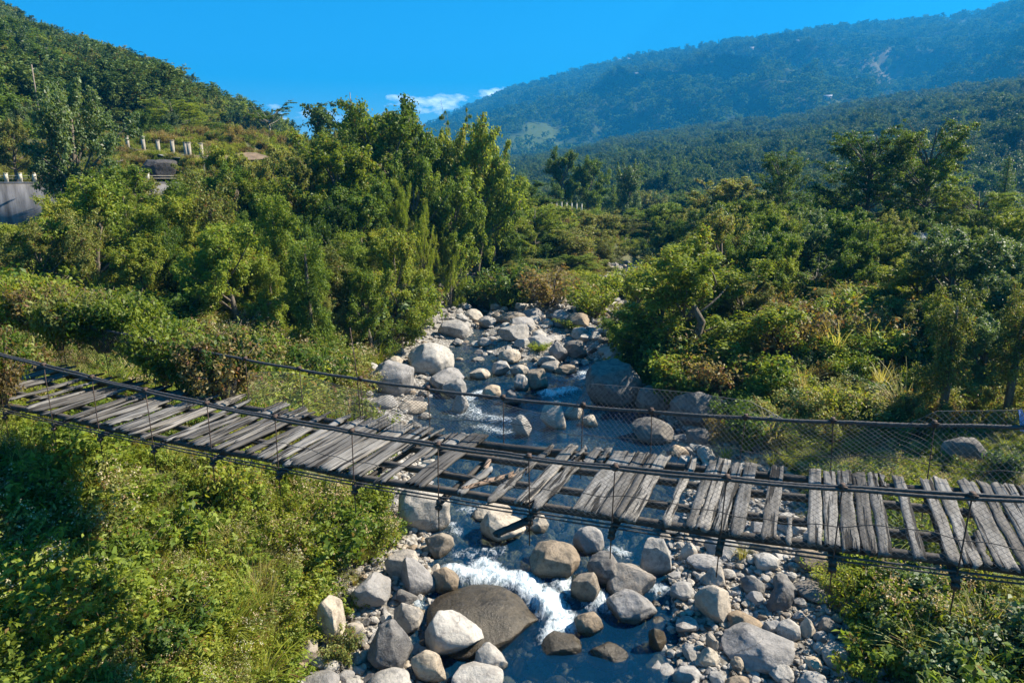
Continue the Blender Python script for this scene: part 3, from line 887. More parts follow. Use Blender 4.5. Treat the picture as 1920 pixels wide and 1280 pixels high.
def blades(n, rng, ln, wd, spread, lean, seg=4):
    """arching grass blades rooted near the origin"""
    a = rng.random(n) * 6.283
    base = np.stack([np.cos(a) * spread * np.sqrt(rng.random(n)), np.sin(a) * spread * np.sqrt(rng.random(n)), np.zeros(n)], 1)
    a2 = a + rng.normal(size=n) * .8
    d = np.stack([np.cos(a2), np.sin(a2), np.zeros(n)], 1)
    s = np.stack([-np.sin(a2), np.cos(a2), np.zeros(n)], 1)
    L_ = ln * (.6 + .6 * rng.random(n)); le = lean * (.4 + .9 * rng.random(n))
    V = []
    for k in range(seg + 1):
        t = k / seg
        c = base + d * (L_ * le * t ** 1.8)[:, None] + np.array([0, 0, 1]) * (L_ * (t - .42 * le * t ** 3))[:, None]
        w_ = wd * (1 - t ** 1.7) * .5 + .002
        V += [c - s * w_, c + s * w_]
    V = np.stack(V, 1)
    m = 2 * (seg + 1)
    idx = np.arange(n)[:, None, None] * m
    q = np.array([[2 * k, 2 * k + 1, 2 * k + 3, 2 * k + 2] for k in range(seg)])[None]
    return V.reshape(-1, 3), (idx + q).reshape(-1, 4)

def tuft_proto(key, mat, seed, n, ln, wd, spread, lean):
    rng = np.random.default_rng(seed)
    V, Q = blades(n, rng, ln, wd, spread, lean)
    PROTO[key] = (None, mesh_np(key + '_blades', V, Q, None, [mat]), spread + ln * lean, ln)

tree_proto('broad_a', 'broad', G['dark'], 1, 0.215, 25000)
tree_proto('broad_b', 'broad', G['mid'], 2, 0.215, 25000)
tree_proto('broad_c', 'broad', G['olive'], 3, 0.215, 25000)
tree_proto('broad_d', 'broad', G['light'], 4, 0.215, 25000)
tree_proto('broad_e', 'broad', G['blue'], 5, 0.215, 25000)
tree_proto('broad_near', 'bushy', G['light'], 6, .18, 42000)
tree_proto('broad_blue', 'bushy', G['blue'], 7, .18, 42000)
tree_proto('bushy_a', 'bushy', G['mid'], 8, .2, 28000)
tree_proto('bushy_b', 'bushy', G['light'], 9, .2, 28000)
tree_proto('bushy_c', 'bushy', G['olive'], 10, .19, 28000)
tree_proto('column_a', 'column', G['olive'], 11, 0.16, 24000)
tree_proto('column_b', 'column', G['mid'], 12, 0.16, 24000)
tree_proto('column_c', 'column', G['dark'], 13, 0.16, 24000)
tree_proto('tier_a', 'tier', G['dark'], 21, .19, 34000)
tree_proto('tier_b', 'tier', G['mid'], 22, .19, 34000)
tree_proto('slender_a', 'slender', G['dark'], 31, .24, 2600, BARK_PALE)
tree_proto('slender_b', 'slender', G['mid'], 32, .24, 2600, BARK_PALE)
tree_proto('sparse_a', 'sparse', G['dark'], 41, .22, 7500, BARK_PALE)
tree_proto('conifer_a', 'conifer', G['dark'], 51, .26, 5000)
tree_proto('bushy_lime', 'bushy', G['lime'], 61, .13, 40000)
tree_proto('broad_red', 'broad', G['brown'], 14, .3, 9000)
tree_proto('hill_a', 'broad', G['hill'], 71, 0.36, 5200)
tree_proto('hill_b', 'broad', G['hill'], 72, 0.36, 5200)
tree_proto('hill_c', 'tier', G['hill'], 73, 0.36, 5200)
tree_proto('far_a', 'broad', G['far'], 81, 1.15, 280)
tree_proto('far_b', 'slender', G['far'], 82, 0.9, 110)
shrub_proto('weed_a', G['weed'], 101, .068, 2300, flowers=0)
shrub_proto('weed_b', G['weed'], 102, .06, 2300, flowers=150)
shrub_proto('weed_c', G['light'], 103, .076, 2000)
shrub_proto('weed_d', G['olive'], 104, .058, 2200, flowers=100)
shrub_proto('weed_e', G['mid'], 105, .13, 900, asp=.45)
shrub_proto('bush_a', G['mid'], 111, .085, 3200, rad=.75, nc=20)
shrub_proto('bush_b', G['light'], 112, .08, 3200, rad=.75, nc=20)
shrub_proto('bush_c', G['olive'], 113, .075, 3200, rad=.7, nc=20)
shrub_proto('bush_d', G['dark'], 114, .09, 3000, rad=.7, nc=18)
shrub_proto('bush_e', G['brown'], 115, .07, 2400, rad=.7, nc=16)
shrub_proto('bush_f', G['lime'], 116, .08, 2600, rad=.7, nc=18)
shrub_proto('bush_g', G['blue'], 117, .09, 2800, rad=.75, nc=18, asp=.6)
shrub_proto('weed_f', G['mid'], 106, .14, 800, nc=9, asp=.55)
shrub_proto('weed_g', G['light'], 107, .12, 900, nc=10, asp=.4)
tuft_proto('tuft_e', G['straw'], 125, 40, 1.1, .012, .3, .35)
tuft_proto('tuft_a', G['light'], 121, 90, .9, .022, .14, .75)
tuft_proto('tuft_b', G['straw'], 122, 90, .95, .016, .12, .6)
tuft_proto('tuft_c', G['weed'], 123, 46, .95, .06, .18, .9)
tuft_proto('tuft_d', G['lime'], 124, 120, .8, .02, .16, .7)

PROTO_OBJ = {}
def plant(key, loc, height, width=None, label=None, cat='tree', group=None, rz=0.0, name=None):
    """one plant: an Empty with its parts"""
    trunk, crown, rad, hh = PROTO[key]
    sz = height / hh
    sx = sz if width is None else width / (2 * rad)
    name = name or {'tree': 'tree', 'shrub': 'shrub', 'grass': 'grass_tuft'}.get(cat, cat)
    root = bpy.data.objects.new(name, None)
    COL.objects.link(root)
    root.empty_display_size = .3
    root.location = [float(c) for c in loc]
    root.rotation_euler = (0, 0, rz)
    root.scale = (sx, sx, sz)
    tag(root, label, cat, group)
    if trunk is not None:
        obj('trunk' if cat == 'tree' else 'stems', trunk, root)
    c = obj('crown' if cat == 'tree' else ('blades' if trunk is None else 'foliage'), crown, root)
    PROTO_OBJ.setdefault(key, c)
    return root

def scatter(name, keys, P, rz, sc, idx, label, tilt=None):
    """one 'stuff' object: instances of plants or stones that stand in the scene too"""
    me = bpy.data.meshes.new(name)
    me.vertices.add(len(P))
    me.vertices.foreach_set('co', np.asarray(P, np.float32).ravel())
    rot = np.zeros((len(P), 3)); rot[:, 2] = rz
    if tilt is not None: rot[:, :2] = tilt
    set_attr(me, 'rot', rot, 'FLOAT_VECTOR'); 
    sc = np.asarray(sc, float)
    if sc.ndim == 1: sc = np.repeat(sc[:, None], 3, 1)
    set_attr(me, 'scl', sc, 'FLOAT_VECTOR'); set_attr(me, 'idx', idx, 'INT')
    o = obj(name, me)
    g = bpy.data.node_groups.new(name, 'GeometryNodeTree')
    g.interface.new_socket('Geometry', in_out='INPUT', socket_type='NodeSocketGeometry')
    g.interface.new_socket('Geometry', in_out='OUTPUT', socket_type='NodeSocketGeometry')
    gi = g.nodes.new('NodeGroupInput'); go = g.nodes.new('NodeGroupOutput')
    iop = g.nodes.new('GeometryNodeInstanceOnPoints')
    jn = g.nodes.new('GeometryNodeJoinGeometry')
    for k in keys:
        oi = g.nodes.new('GeometryNodeObjectInfo')
        oi.transform_space = 'ORIGINAL'
        oi.inputs['Object'].default_value = PROTO_OBJ[k]
        oi.inputs['As Instance'].default_value = True
        g.links.new(oi.outputs['Geometry'], jn.inputs[0])
    def na(nm, tp):
        n = g.nodes.new('GeometryNodeInputNamedAttribute')
        n.data_type = tp
        n.inputs['Name'].default_value = nm
        return n.outputs['Attribute']
    g.links.new(gi.outputs[0], iop.inputs['Points'])
    g.links.new(jn.outputs[0], iop.inputs['Instance'])
    iop.inputs['Pick Instance'].default_value = True
    g.links.new(na('idx', 'INT'), iop.inputs['Instance Index'])
    e = g.nodes.new('FunctionNodeEulerToRotation')
    g.links.new(na('rot', 'FLOAT_VECTOR'), e.inputs[0])
    g.links.new(e.outputs[0], iop.inputs['Rotation'])
    g.links.new(na('scl', 'FLOAT_VECTOR'), iop.inputs['Scale'])
    g.links.new(iop.outputs[0], go.inputs[0])
    md = o.modifiers.new('scatter', 'NODES')
    md.node_group = g
    return tag(o, label, name.replace('_', ' '), kind='stuff')
#PART2
# ------------------------------------------------------------------ suspension footbridge
_d = ray(1530, 330)
HD = math.atan2(_d[0], _d[1])
BN = np.array([math.sin(HD), math.cos(HD), 0]); BB = np.array([math.cos(HD), -math.sin(HD), 0])
BP = at_z(1600, 1030, H - 4.2)
BZ = BP[2]
def b_s(u, v, off=0.0):
    d = ray(u, v)
    t = (np.dot(BN, BP) + off - BN[2] * H) / np.dot(BN, d)
    p = np.array([0, 0, H]) + d * t
    return float(np.dot(p - BP, BB)), float(p[2])
EDGE = [(0, 757), (100, 772), (185, 790), (290, 817), (400, 840), (521, 858), (670, 891), (825, 916), (922, 935), (1072, 958), (1173, 973), (1280, 988), (1392, 1003), (1513, 1021), (1640, 1038), (1775, 1049), (1881, 1064)]
SU = [b_s(u, v)[0] for u, v in EDGE]
def s_of(u): return float(np.interp(u, [e[0] for e in EDGE] + [1920 + 300], SU + [SU[-1] + 1.95]))
DECK_S = [-21, -18, -15.8, -12.8, -11.4, -8.5, -5.5, -2.7, -.5, 1.4, 3.5, 6, 9]
DECK_Z = [6.56, 6.49, 6.44, 6.42, 6.42, 6.46, 6.52, 6.62, 6.76, 6.93, 7.16, 7.48, 7.9]
CAB_Z = [7.98, 7.74, 7.57, 7.39, 7.32, 7.21, 7.23, 7.34, 7.53, 7.74, 8.04, 8.45, 9.0]
def poly_eval(S, Z):
    c = np.polyfit(S, Z, 4)
    return lambda s: np.polyval(c, s)
dz_ = poly_eval(DECK_S, DECK_Z); cz_ = poly_eval(DECK_S, CAB_Z)
def dz(s): return dz_(s) - BZ
def cz(s): return cz_(s) - BZ
WID = 2.2
rb = np.random.default_rng(7)
bridge = bpy.data.objects.new('footbridge', None)
COL.objects.link(bridge)
bridge.location = [float(c) for c in BP]
bridge.rotation_euler = (0, 0, -HD)
tag(bridge, 'old suspension footbridge with broken grey planks and sagging cables over the river', 'bridge')

S0, S1 = -20.5, 8.5
ss = np.arange(S0, S1, .35)
# joists that carry the planks: one deck part, the planks are its pieces
mb = MB()
for n_, hh, wd in ((.10, .085, .09), (.66, .09, .08), (1.42, .09, .08), (2.04, .11, .10)):
    zz = dz(ss) - .03 - hh / 2 + .01 * np.sin(ss * 2.1 + n_ * 5)
    for k in range(len(ss) - 1):
        pass
    P = np.stack([ss, np.full_like(ss, n_) + .02 * np.sin(ss * 1.3 + n_ * 9), zz], 1)
    V = []
    for a, b in ((-1, -1), (1, -1), (1, 1), (-1, 1)):
        V.append(P + np.array([0, a * wd / 2, b * hh / 2]))
    V = np.stack(V, 1)
    i, j = np.meshgrid(np.arange(len(ss) - 1), np.arange(4), indexing='ij')
    Q = np.stack([i * 4 + j, (i + 1) * 4 + j, (i + 1) * 4 + (j + 1) % 4, i * 4 + (j + 1) % 4], -1).reshape(-1, 4)
    mb.add(V.reshape(-1, 3), Q)
deck = obj('deck', mb.mesh('deck_joists', [JOIST]), bridge)

def plank(s0, s1, n0=-.03, n1=2.22, jag0=.03, jag1=.04, wav=.012, skew=0.0, mat=None, lift=0.0, tilt=0.0, holes=0.0):
    """one weathered board lying across the joists between s0 and s1; ends and edges are broken by jag / wav"""
    sm = (s0 + s1) / 2; wd = s1 - s0; m = 14; kx = max(3, int(wd / .035) + 1)
    ln = n1 - n0
    xs = np.linspace(-wd / 2, wd / 2, kx); t = np.linspace(0, 1, m)
    ph = rb.random(6) * 6.28
    top = np.zeros((m, kx, 3))
    e0 = rb.normal(size=kx) * jag0; e1 = rb.normal(size=kx) * jag1
    for i in range(m):
        edgeL = .45 * wav * (np.sin(t[i] * 9 + ph[0]) + .7 * np.sin(t[i] * 23 + ph[1])); edgeR = .45 * wav * (np.sin(t[i] * 8 + ph[2]) + .7 * np.sin(t[i] * 21 + ph[3]))
        f = (xs + wd / 2) / wd
        x = xs + edgeL * (1 - f) + edgeR * f + skew * (t[i] - .5) * ln
        y = -ln / 2 + ln * t[i] + e0 * max(0, 1 - t[i] * 6) + e1 * max(0, 1 - (1 - t[i]) * 6)
        top[i, :, 0] = x; top[i, :, 1] = y
        top[i, :, 2] = .022 + .008 * np.sin(t[i] * 4 + ph[4]) + .012 * (f - .5) * math.sin(ph[5]) * 2 + tilt * (y) + rb.normal(size=kx) * .0015
    bot = top.copy(); bot[:, :, 2] -= .042
    V = np.concatenate([top.reshape(-1, 3), bot.reshape(-1, 3)]); o_ = m * kx
    i, j = np.meshgrid(np.arange(m - 1), np.arange(kx - 1), indexing='ij')
    q = np.stack([i * kx + j, i * kx + j + 1, (i + 1) * kx + j + 1, (i + 1) * kx + j], -1).reshape(-1, 4)
    Q = [q, q[:, ::-1] + o_]
    for a in range(m - 1):
        Q.append([[a * kx, (a + 1) * kx, (a + 1) * kx + o_, a * kx + o_], [a * kx + kx - 1, a * kx + kx - 1 + o_, (a + 1) * kx + kx - 1 + o_, (a + 1) * kx + kx - 1]])
    for b in range(kx - 1):
        Q.append([[b, b + o_, b + 1 + o_, b + 1], [(m - 1) * kx + b, (m - 1) * kx + b + 1, (m - 1) * kx + b + 1 + o_, (m - 1) * kx + b + o_]])
    Q = np.concatenate([np.asarray(x) for x in Q])
    me = mesh_np('plank', V, Q, None, [mat or WOOD])
    sl = float((dz(sm + .1) - dz(sm - .1)) / .2)
    o = obj('plank', me, deck, (sm, (n0 + n1) / 2, float(dz(sm)) + lift), (0, -math.atan(sl), 0))
    return o

# left half: close-set split boards, some gaps
s = -17.6
while s < s_of(548):
    wd = rb.choice([.09, .13, .16, .19, .23, .12])
    gap = rb.choice([.015, .03, .06, .10, .22, .04])
    if rb.random() < .09: gap = .30
    if s < -13: gap *= 1.5
    n1 = 2.2 + rb.normal() * .13; n0 = rb.normal() * .06 - .01
    if rb.random() < .16: n1 = .8 + 1.1 * rb.random()
    if rb.random() < .12: n0 = .3 + .5 * rb.random()
    plank(s, s + wd, n0, n1, .07, .12, .026, rb.normal() * .055, lift=abs(rb.normal()) * .016, tilt=rb.normal() * .010)
    s += wd + gap
U = s_of
def pu(u0, u1, *a, **k): return plank(U(u0), U(u1), *a, **k)
pu(548, 592, -.02, 2.25, .04, .06)
pu(598, 640, .0, 2.22, .05, .05, .02)
pu(644, 655, .1, 2.1, .06, .1, .02)
pu(656, 677, -.04, 2.24, .02, .04)
pu(712, 729, -.03, 1.95, .10, .09, .03)
pu(762, 797, -.02, 2.25, .06, .03, .012)
pu(688, 696, 1.2, 2.2, .10, .05, .02, 0.08)
pu(733, 741, .9, 2.15, .12, .06, .025, -.05)
pu(742, 758, 1.45, 2.2, .08, .03, .02)
pu(840, 848, 1.0, 1.75, .05, .05, .01, -.22, mat=WOOD_RED, lift=-.06)
pu(860, 874, -.04, .95, .05, .12, .03, .06)
pu(890, 897, .05, .75, .03, .10, .012, .75, mat=WOOD_RED, lift=.03)
pu(920, 937, -.08, 1.02, .04, .14, .03, .04)
pu(930, 941, .95, 2.18, .16, .05, .03, .02, lift=-.02)
pu(968, 994, -.03, 2.24, .03, .03, .012)
pu(1001, 1025, -.12, 1.35, .10, .26, .035, .05, lift=.02)
pu(1003, 1012, 1.62, 2.22, .16, .06, .04, .1)
pu(1027, 1046, 1.55, 2.24, .18, .06, .04, .06)
pu(1052, 1064, 1.72, 2.24, .14, .08, .04)
pu(1072, 1120, -.02, 2.2, .02, .04, .02)
pu(1122, 1149, -.03, 2.26, .02, .02)
pu(1151, 1165, -.02, 2.22, .02, .04)
pu(1167, 1195, -.09, 2.22, .03, .06, .018)
pu(1241, 1256, -.02, 2.28, .05, .08, .035)
pu(1283, 1303, -.02, 2.24, .04, .04, .02)
pu(1305, 1332, -.02, 2.26, .04, .05, .012)
pu(1335, 1361, -.04, 2.22, .03, .05, .03)
pu(1366, 1393, -.03, 2.24, .03, .04, .014)
pu(1426, 1456, -.05, 2.26, .03, .04, .015)
pu(1474, 1484, -.10, .62, .05, .08, .02)
pu(1513, 1542, -.04, 2.24, .02, .02)
pu(1546, 1576, -.03, 2.24, .02, .03)
pu(1580, 1611, -.04, 2.3, .03, .04, .018)
pu(1614, 1644, -.04, 2.25, .03, .03, .012)
pu(1648, 1675, -.04, 2.28, .02, .05, .02)
pu(1678, 1690, 1.9, 2.24, .05, .04, .02)
pu(1712, 1737, -.06, 2.28, .03, .05, .015)
pu(1776, 1806, -.05, 2.24, .03, .05, .012)
pu(1809, 1842, -.05, 2.3, .04, .05, .02)
pu(1846, 1862, -.04, .75, .05, .10, .03, .04)
pu(1866, 1905, -.05, 2.26, .03, .05, .012)
pu(1908, 1930, -.04, 2.22, .03, .05, .02)
s = U(1934)
while s < 7.5:
    wd = rb.choice([.17, .2, .24]); plank(s, s + wd, -.04, 2.25, .03, .04, .014); s += wd + rb.choice([.02, .04, .2])
# a fallen board hanging under the deck
o = plank(0, .09, 0, .46, .05, .12, .02, mat=JOIST)
s_f = b_s(965, 965, -.1)[0]
o.location = (s_f - .10, -.16, float(dz(s_f)) - .38); o.rotation_euler = (R(26), R(4), R(-70))
o['label'] = 'broken board hanging down below the deck edge'

# cross beams under every hanger pair, hangers, clamps
HS = [-18.6, -17.1, -15.6, -14.09, -12.76, -11.34, -9.91, -8.45, -6.95, -5.45, -4.01, -2.84, -1.47, -.2, 1.02, 2.4, 3.8, 5.2, 6.6]
for k, hs_ in enumerate(HS):
    z = float(dz(hs_))
    m = MB(); m.box((0, WID / 2, 0), (.06, WID + .19, .055)); m.box((.0, WID / 2, -.034), (.09, WID + .17, .014))
    obj('cross_beam', m.mesh('cross_beam', [JOIST]), bridge, (hs_, 0, z - .175))
    for side, n_ in ((0, -.075), (1, WID + .075)):
        top = float(cz(hs_)); bot = z - (.56 + .12 * rb.random()); lean = rb.normal() * .02
        P = [[hs_ + lean, n_, top + .05], [hs_ + lean * .4, n_, (top + z) / 2], [hs_, n_, z - .1], [hs_ - lean * .4, n_, bot]]
        m = MB(); m.tube(P, .0085, 6)
        h = obj('hanger', m.mesh('hanger', [RUST], True), bridge)
        m = MB(); m.box((hs_ + lean, n_, top + .015), (.055, .075, .085)); m.tube([[hs_ + lean - .05, n_ - .03, top + .03], [hs_ + lean + .05, n_ - .03, top + .03]], .014, 6)
        m.tube([[hs_ + lean, n_ - .05, top + .02], [hs_ + lean, n_ + .05, top + .02]], .014, 6)
        obj('clamp', m.mesh('clamp', [RUST]), h)
        m = MB(); m.box((hs_, n_, z - .26), (.085, .07, .05)); m.tube([[hs_, n_, z - .22], [hs_, n_, z - .31]], .02, 6)
        obj('nut', m.mesh('nut', [RUST]), h)
cs = np.arange(S0, S1, .02)
def rope(name, pts, r, label=None):
    m = MB(); m.tube(pts, r, 8, twist=.22, lobes=4)
    o = obj(name, m.mesh(name, [CABLE], True), bridge)
    if label: o['label'] = label
sag = -.012 * np.abs(np.sin(cs * math.pi / 1.45))
rope('handrail_cable', np.stack([cs, np.full_like(cs, -.075 - .022), cz(cs) + sag], 1), .021)
rope('handrail_cable', np.stack([cs, np.full_like(cs, -.075 + .026), cz(cs) + sag + .018 + .010 * np.sin(cs * 2.2)], 1), .021)
rope('handrail_cable', np.stack([cs, np.full_like(cs, WID + .075), cz(cs) + sag], 1), .027)
cs2 = np.arange(S0, S1, .05)
def low(n_, d0, amp, r):
    P = np.stack([cs2, np.full_like(cs2, n_), dz(cs2) - d0 - amp * np.abs(np.sin((cs2 + 14.09) * math.pi / 1.45))], 1)
    m = MB(); m.tube(P, r, 6); obj('lower_cable', m.mesh('lower_cable', [CABLE], True), bridge)
low(-.06, .095, .003, .013); low(-.05, .15, .008, .011); low(WID + .11, .19, .006, .015); low(WID + .05, .235, .014, .013)
# loose mid wire along the far side and the near side
for n_, fz, a, b in ((WID + .04, .30, -9.5, 8.4), (-.03, .34, -9.0, 3)):
    c = np.arange(a, b, .05)
    P = np.stack([c, n_ + .02 * np.sin(c * 3), dz(c) + fz - .10 * np.abs(np.sin((c + 14.09) * math.pi / 2.9)) + .015 * np.sin(c * 11)], 1)
    m = MB(); m.tube(P, .006, 5); obj('rail_wire', m.mesh('rail_wire', [CABLE], True), bridge)

def netting(sa, sb, n_, zb, zt, pitch=.085, wr=.0029):
    """chain-link netting: two families of zigzag wires between the deck edge and its top wire"""
    V = []; Q = []; c = 0
    mb = MB()
    for fam in (1, -1):
        s_ = sa - 3
        while s_ < sb + 3:
            pts = []
            for k in range(13):
                t = k / 12
                x = s_ + fam * t * 1.0
                if x < sa or x > sb:
                    continue
                z0 = float(dz(x)) + zb(x); z1 = float(dz(x)) + zt(x)
                pts.append([x, n_ + .03 * math.sin(x * 2.3 + t * 3) + fam * .003 + .03 * t, z0 + (z1 - z0) * t])
            if len(pts) > 1: mb.tube(pts, wr, 3, cap=False)
            s_ += pitch
    x = np.arange(sa, sb, .1)
    mb.tube(np.stack([x, np.full_like(x, n_ + .03) + .03 * np.sin(x * 2.3 + 3), dz(x) + np.array([zt(q) for q in x])], 1), .004, 4)
    return obj('wire_netting', mb.mesh('wire_netting', [WIRE]), bridge)
def zt_far(x): return float(np.interp(x, [-4.2, -3.9, -2.2, -1.4, -.9, -.4, .6, 1.0, 3, 8.5], [.60, 1.10, 1.08, 1.0, .74, .72, .74, 1.0, 1.08, 1.1]))
netting(-4.3, 8.4, WID + .05, lambda x: -.02, zt_far)
netting(-4.6, 3.0, -.045, lambda x: -.02, lambda x: float(cz(x) - dz(x)) - .02, wr=.0020)
netting(-17.5, -11.6, WID + .05, lambda x: .0, lambda x: float(np.interp(x, [-17.5, -13, -11.6], [1.15, 1.0, .35])))
netting(-11.4, -4.4, WID + .05, lambda x: -.02, lambda x: .62 + .10 * math.sin(x * 1.7))
# thin rusty rod standing up by the far cable, left of the river
m = MB(); sr = b_s(664, 700, WID)[0]
m.tube([[sr, WID + .12, float(dz(sr)) - .1], [sr - .02, WID + .12, float(dz(sr)) + .8], [sr - .14, WID + .14, float(dz(sr)) + 1.75]], .010, 5)
obj('rod', m.mesh('rod', [RUST], True), bridge)

# ------------------------------------------------------------------ boulders
import bmesh
def ico(sub):
    bm = bmesh.new(); bmesh.ops.create_icosphere(bm, subdivisions=sub, radius=1.0)
    V = np.array([v.co[:] for v in bm.verts]); T = np.array([[v.index for v in f.verts] for f in bm.faces])
    bm.free(); return V, T
ICO5, ICO3 = ico(5), ico(3)
def rock_mesh(seed, style='round', fine=True, mat=None):
    rng = np.random.default_rng(seed)
    V, T = ICO5 if fine else ICO3
    P = V.copy()
    if style in ('angular', 'peak'): nc, lo, hi = 14, .46, .86
    elif style == 'slab': nc, lo, hi = 6, .6, .9
    else: nc, lo, hi = 9, .62, .93
    for k in range(nc):
        n_ = unit(rng.normal(size=3)); d = lo + (hi - lo) * rng.random()
        e = P @ n_ - d
        sft = .03
        ex = np.where(e > 0, e, 0); ex = np.where(np.abs(e) < sft, (e + sft) ** 2 / (4 * sft), ex)
        P = P - np.outer(ex * .93, n_)
    for k in range(18 if style != 'round' else 12):
        n_ = unit(rng.normal(size=3)); pr = P @ n_; d = pr.max() * (.84 + .12 * rng.random())
        P = P - np.outer(np.where(pr > d, pr - d, 0) * .9, n_)
    def cn(P, fr, n, amp):
        s_ = 0
        for q in range(n):
            wv = unit(rng.normal(size=3)) * fr * (.6 + .8 * rng.random())
            s_ = s_ + np.cos(P @ wv + rng.random() * 6.28)
        return amp * s_ / math.sqrt(n)
    f = cn(P, 2.0, 6, .06) + cn(P, 5, 8, .030) + cn(P, 12, 10, .016) + cn(P, 28, 14, .008)
    P = P * (1 + f)[:, None]
    if style == 'peak':
        z = (P[:, 2] + 1) / 2
        k = 1 - .62 * np.clip(z, 0, 1) ** 1.1
        P[:, 0] = P[:, 0] * k - .25 * z; P[:, 1] = P[:, 1] * k
    mn, mx = P.min(0), P.max(0)
    P = (P - (mn + mx) / 2) / (mx - mn)
    me = mesh_np('boulder', P, None, T, [mat or ROCK['grey']], True)
    return me

ROCKS = []          # (x, y, radius) for keeping plants and stones apart
def gz(x, Y): return max(float(wl(Y)), float(terrain(x, Y)))
def ground_px(u, v):
    z = 0.0
    for _ in range(12):
        p = at_z(u, v, z); z = .5 * z + .5 * gz(p[0], p[1])
    return at_z(u, v, z)
def hero(u0, u1, v0, v1, style, mat, seed, label, sunk=.25, rz=0.0, dep=.8, group='boulders of the river bed', rx=0):
    uc = (u0 + u1) / 2
    p = ground_px(uc, v1)
    d = ray(uc, v1); f = p[1] * math.cos(PITCH) - (p[2] - H) * math.sin(PITCH)
    k = f / F
    w_ = (u1 - u0) * k; A = (v1 - v0) * k * (1 + .5 * sunk) ; e = math.asin(-d[2])
    b = dep * w_ / 2
    c = math.sqrt(max((A / 2) ** 2 - (b * math.sin(e)) ** 2, (.30 * w_ / 2) ** 2)) / math.cos(e)
    hd = unit(np.array([d[0], d[1]]))
    x, Y = p[0] + hd[0] * b * .85, p[1] + hd[1] * b * .85
    z = gz(p[0], p[1])
    o = obj('boulder', rock_mesh(seed, style, True, ROCK[mat]), None, (x, Y, z + 2 * c * (.5 - sunk)), (rx, 0, rz + math.atan2(-hd[0], hd[1])), (w_, 2 * b, 2 * c))
    tag(o, label, 'boulder', group)
    o['waterline'] = float(wl(Y)) if terrain(p[0], p[1]) < wl(p[1]) + .12 else -50.0
    ROCKS.append((x, Y, w_ * .5))
    return o
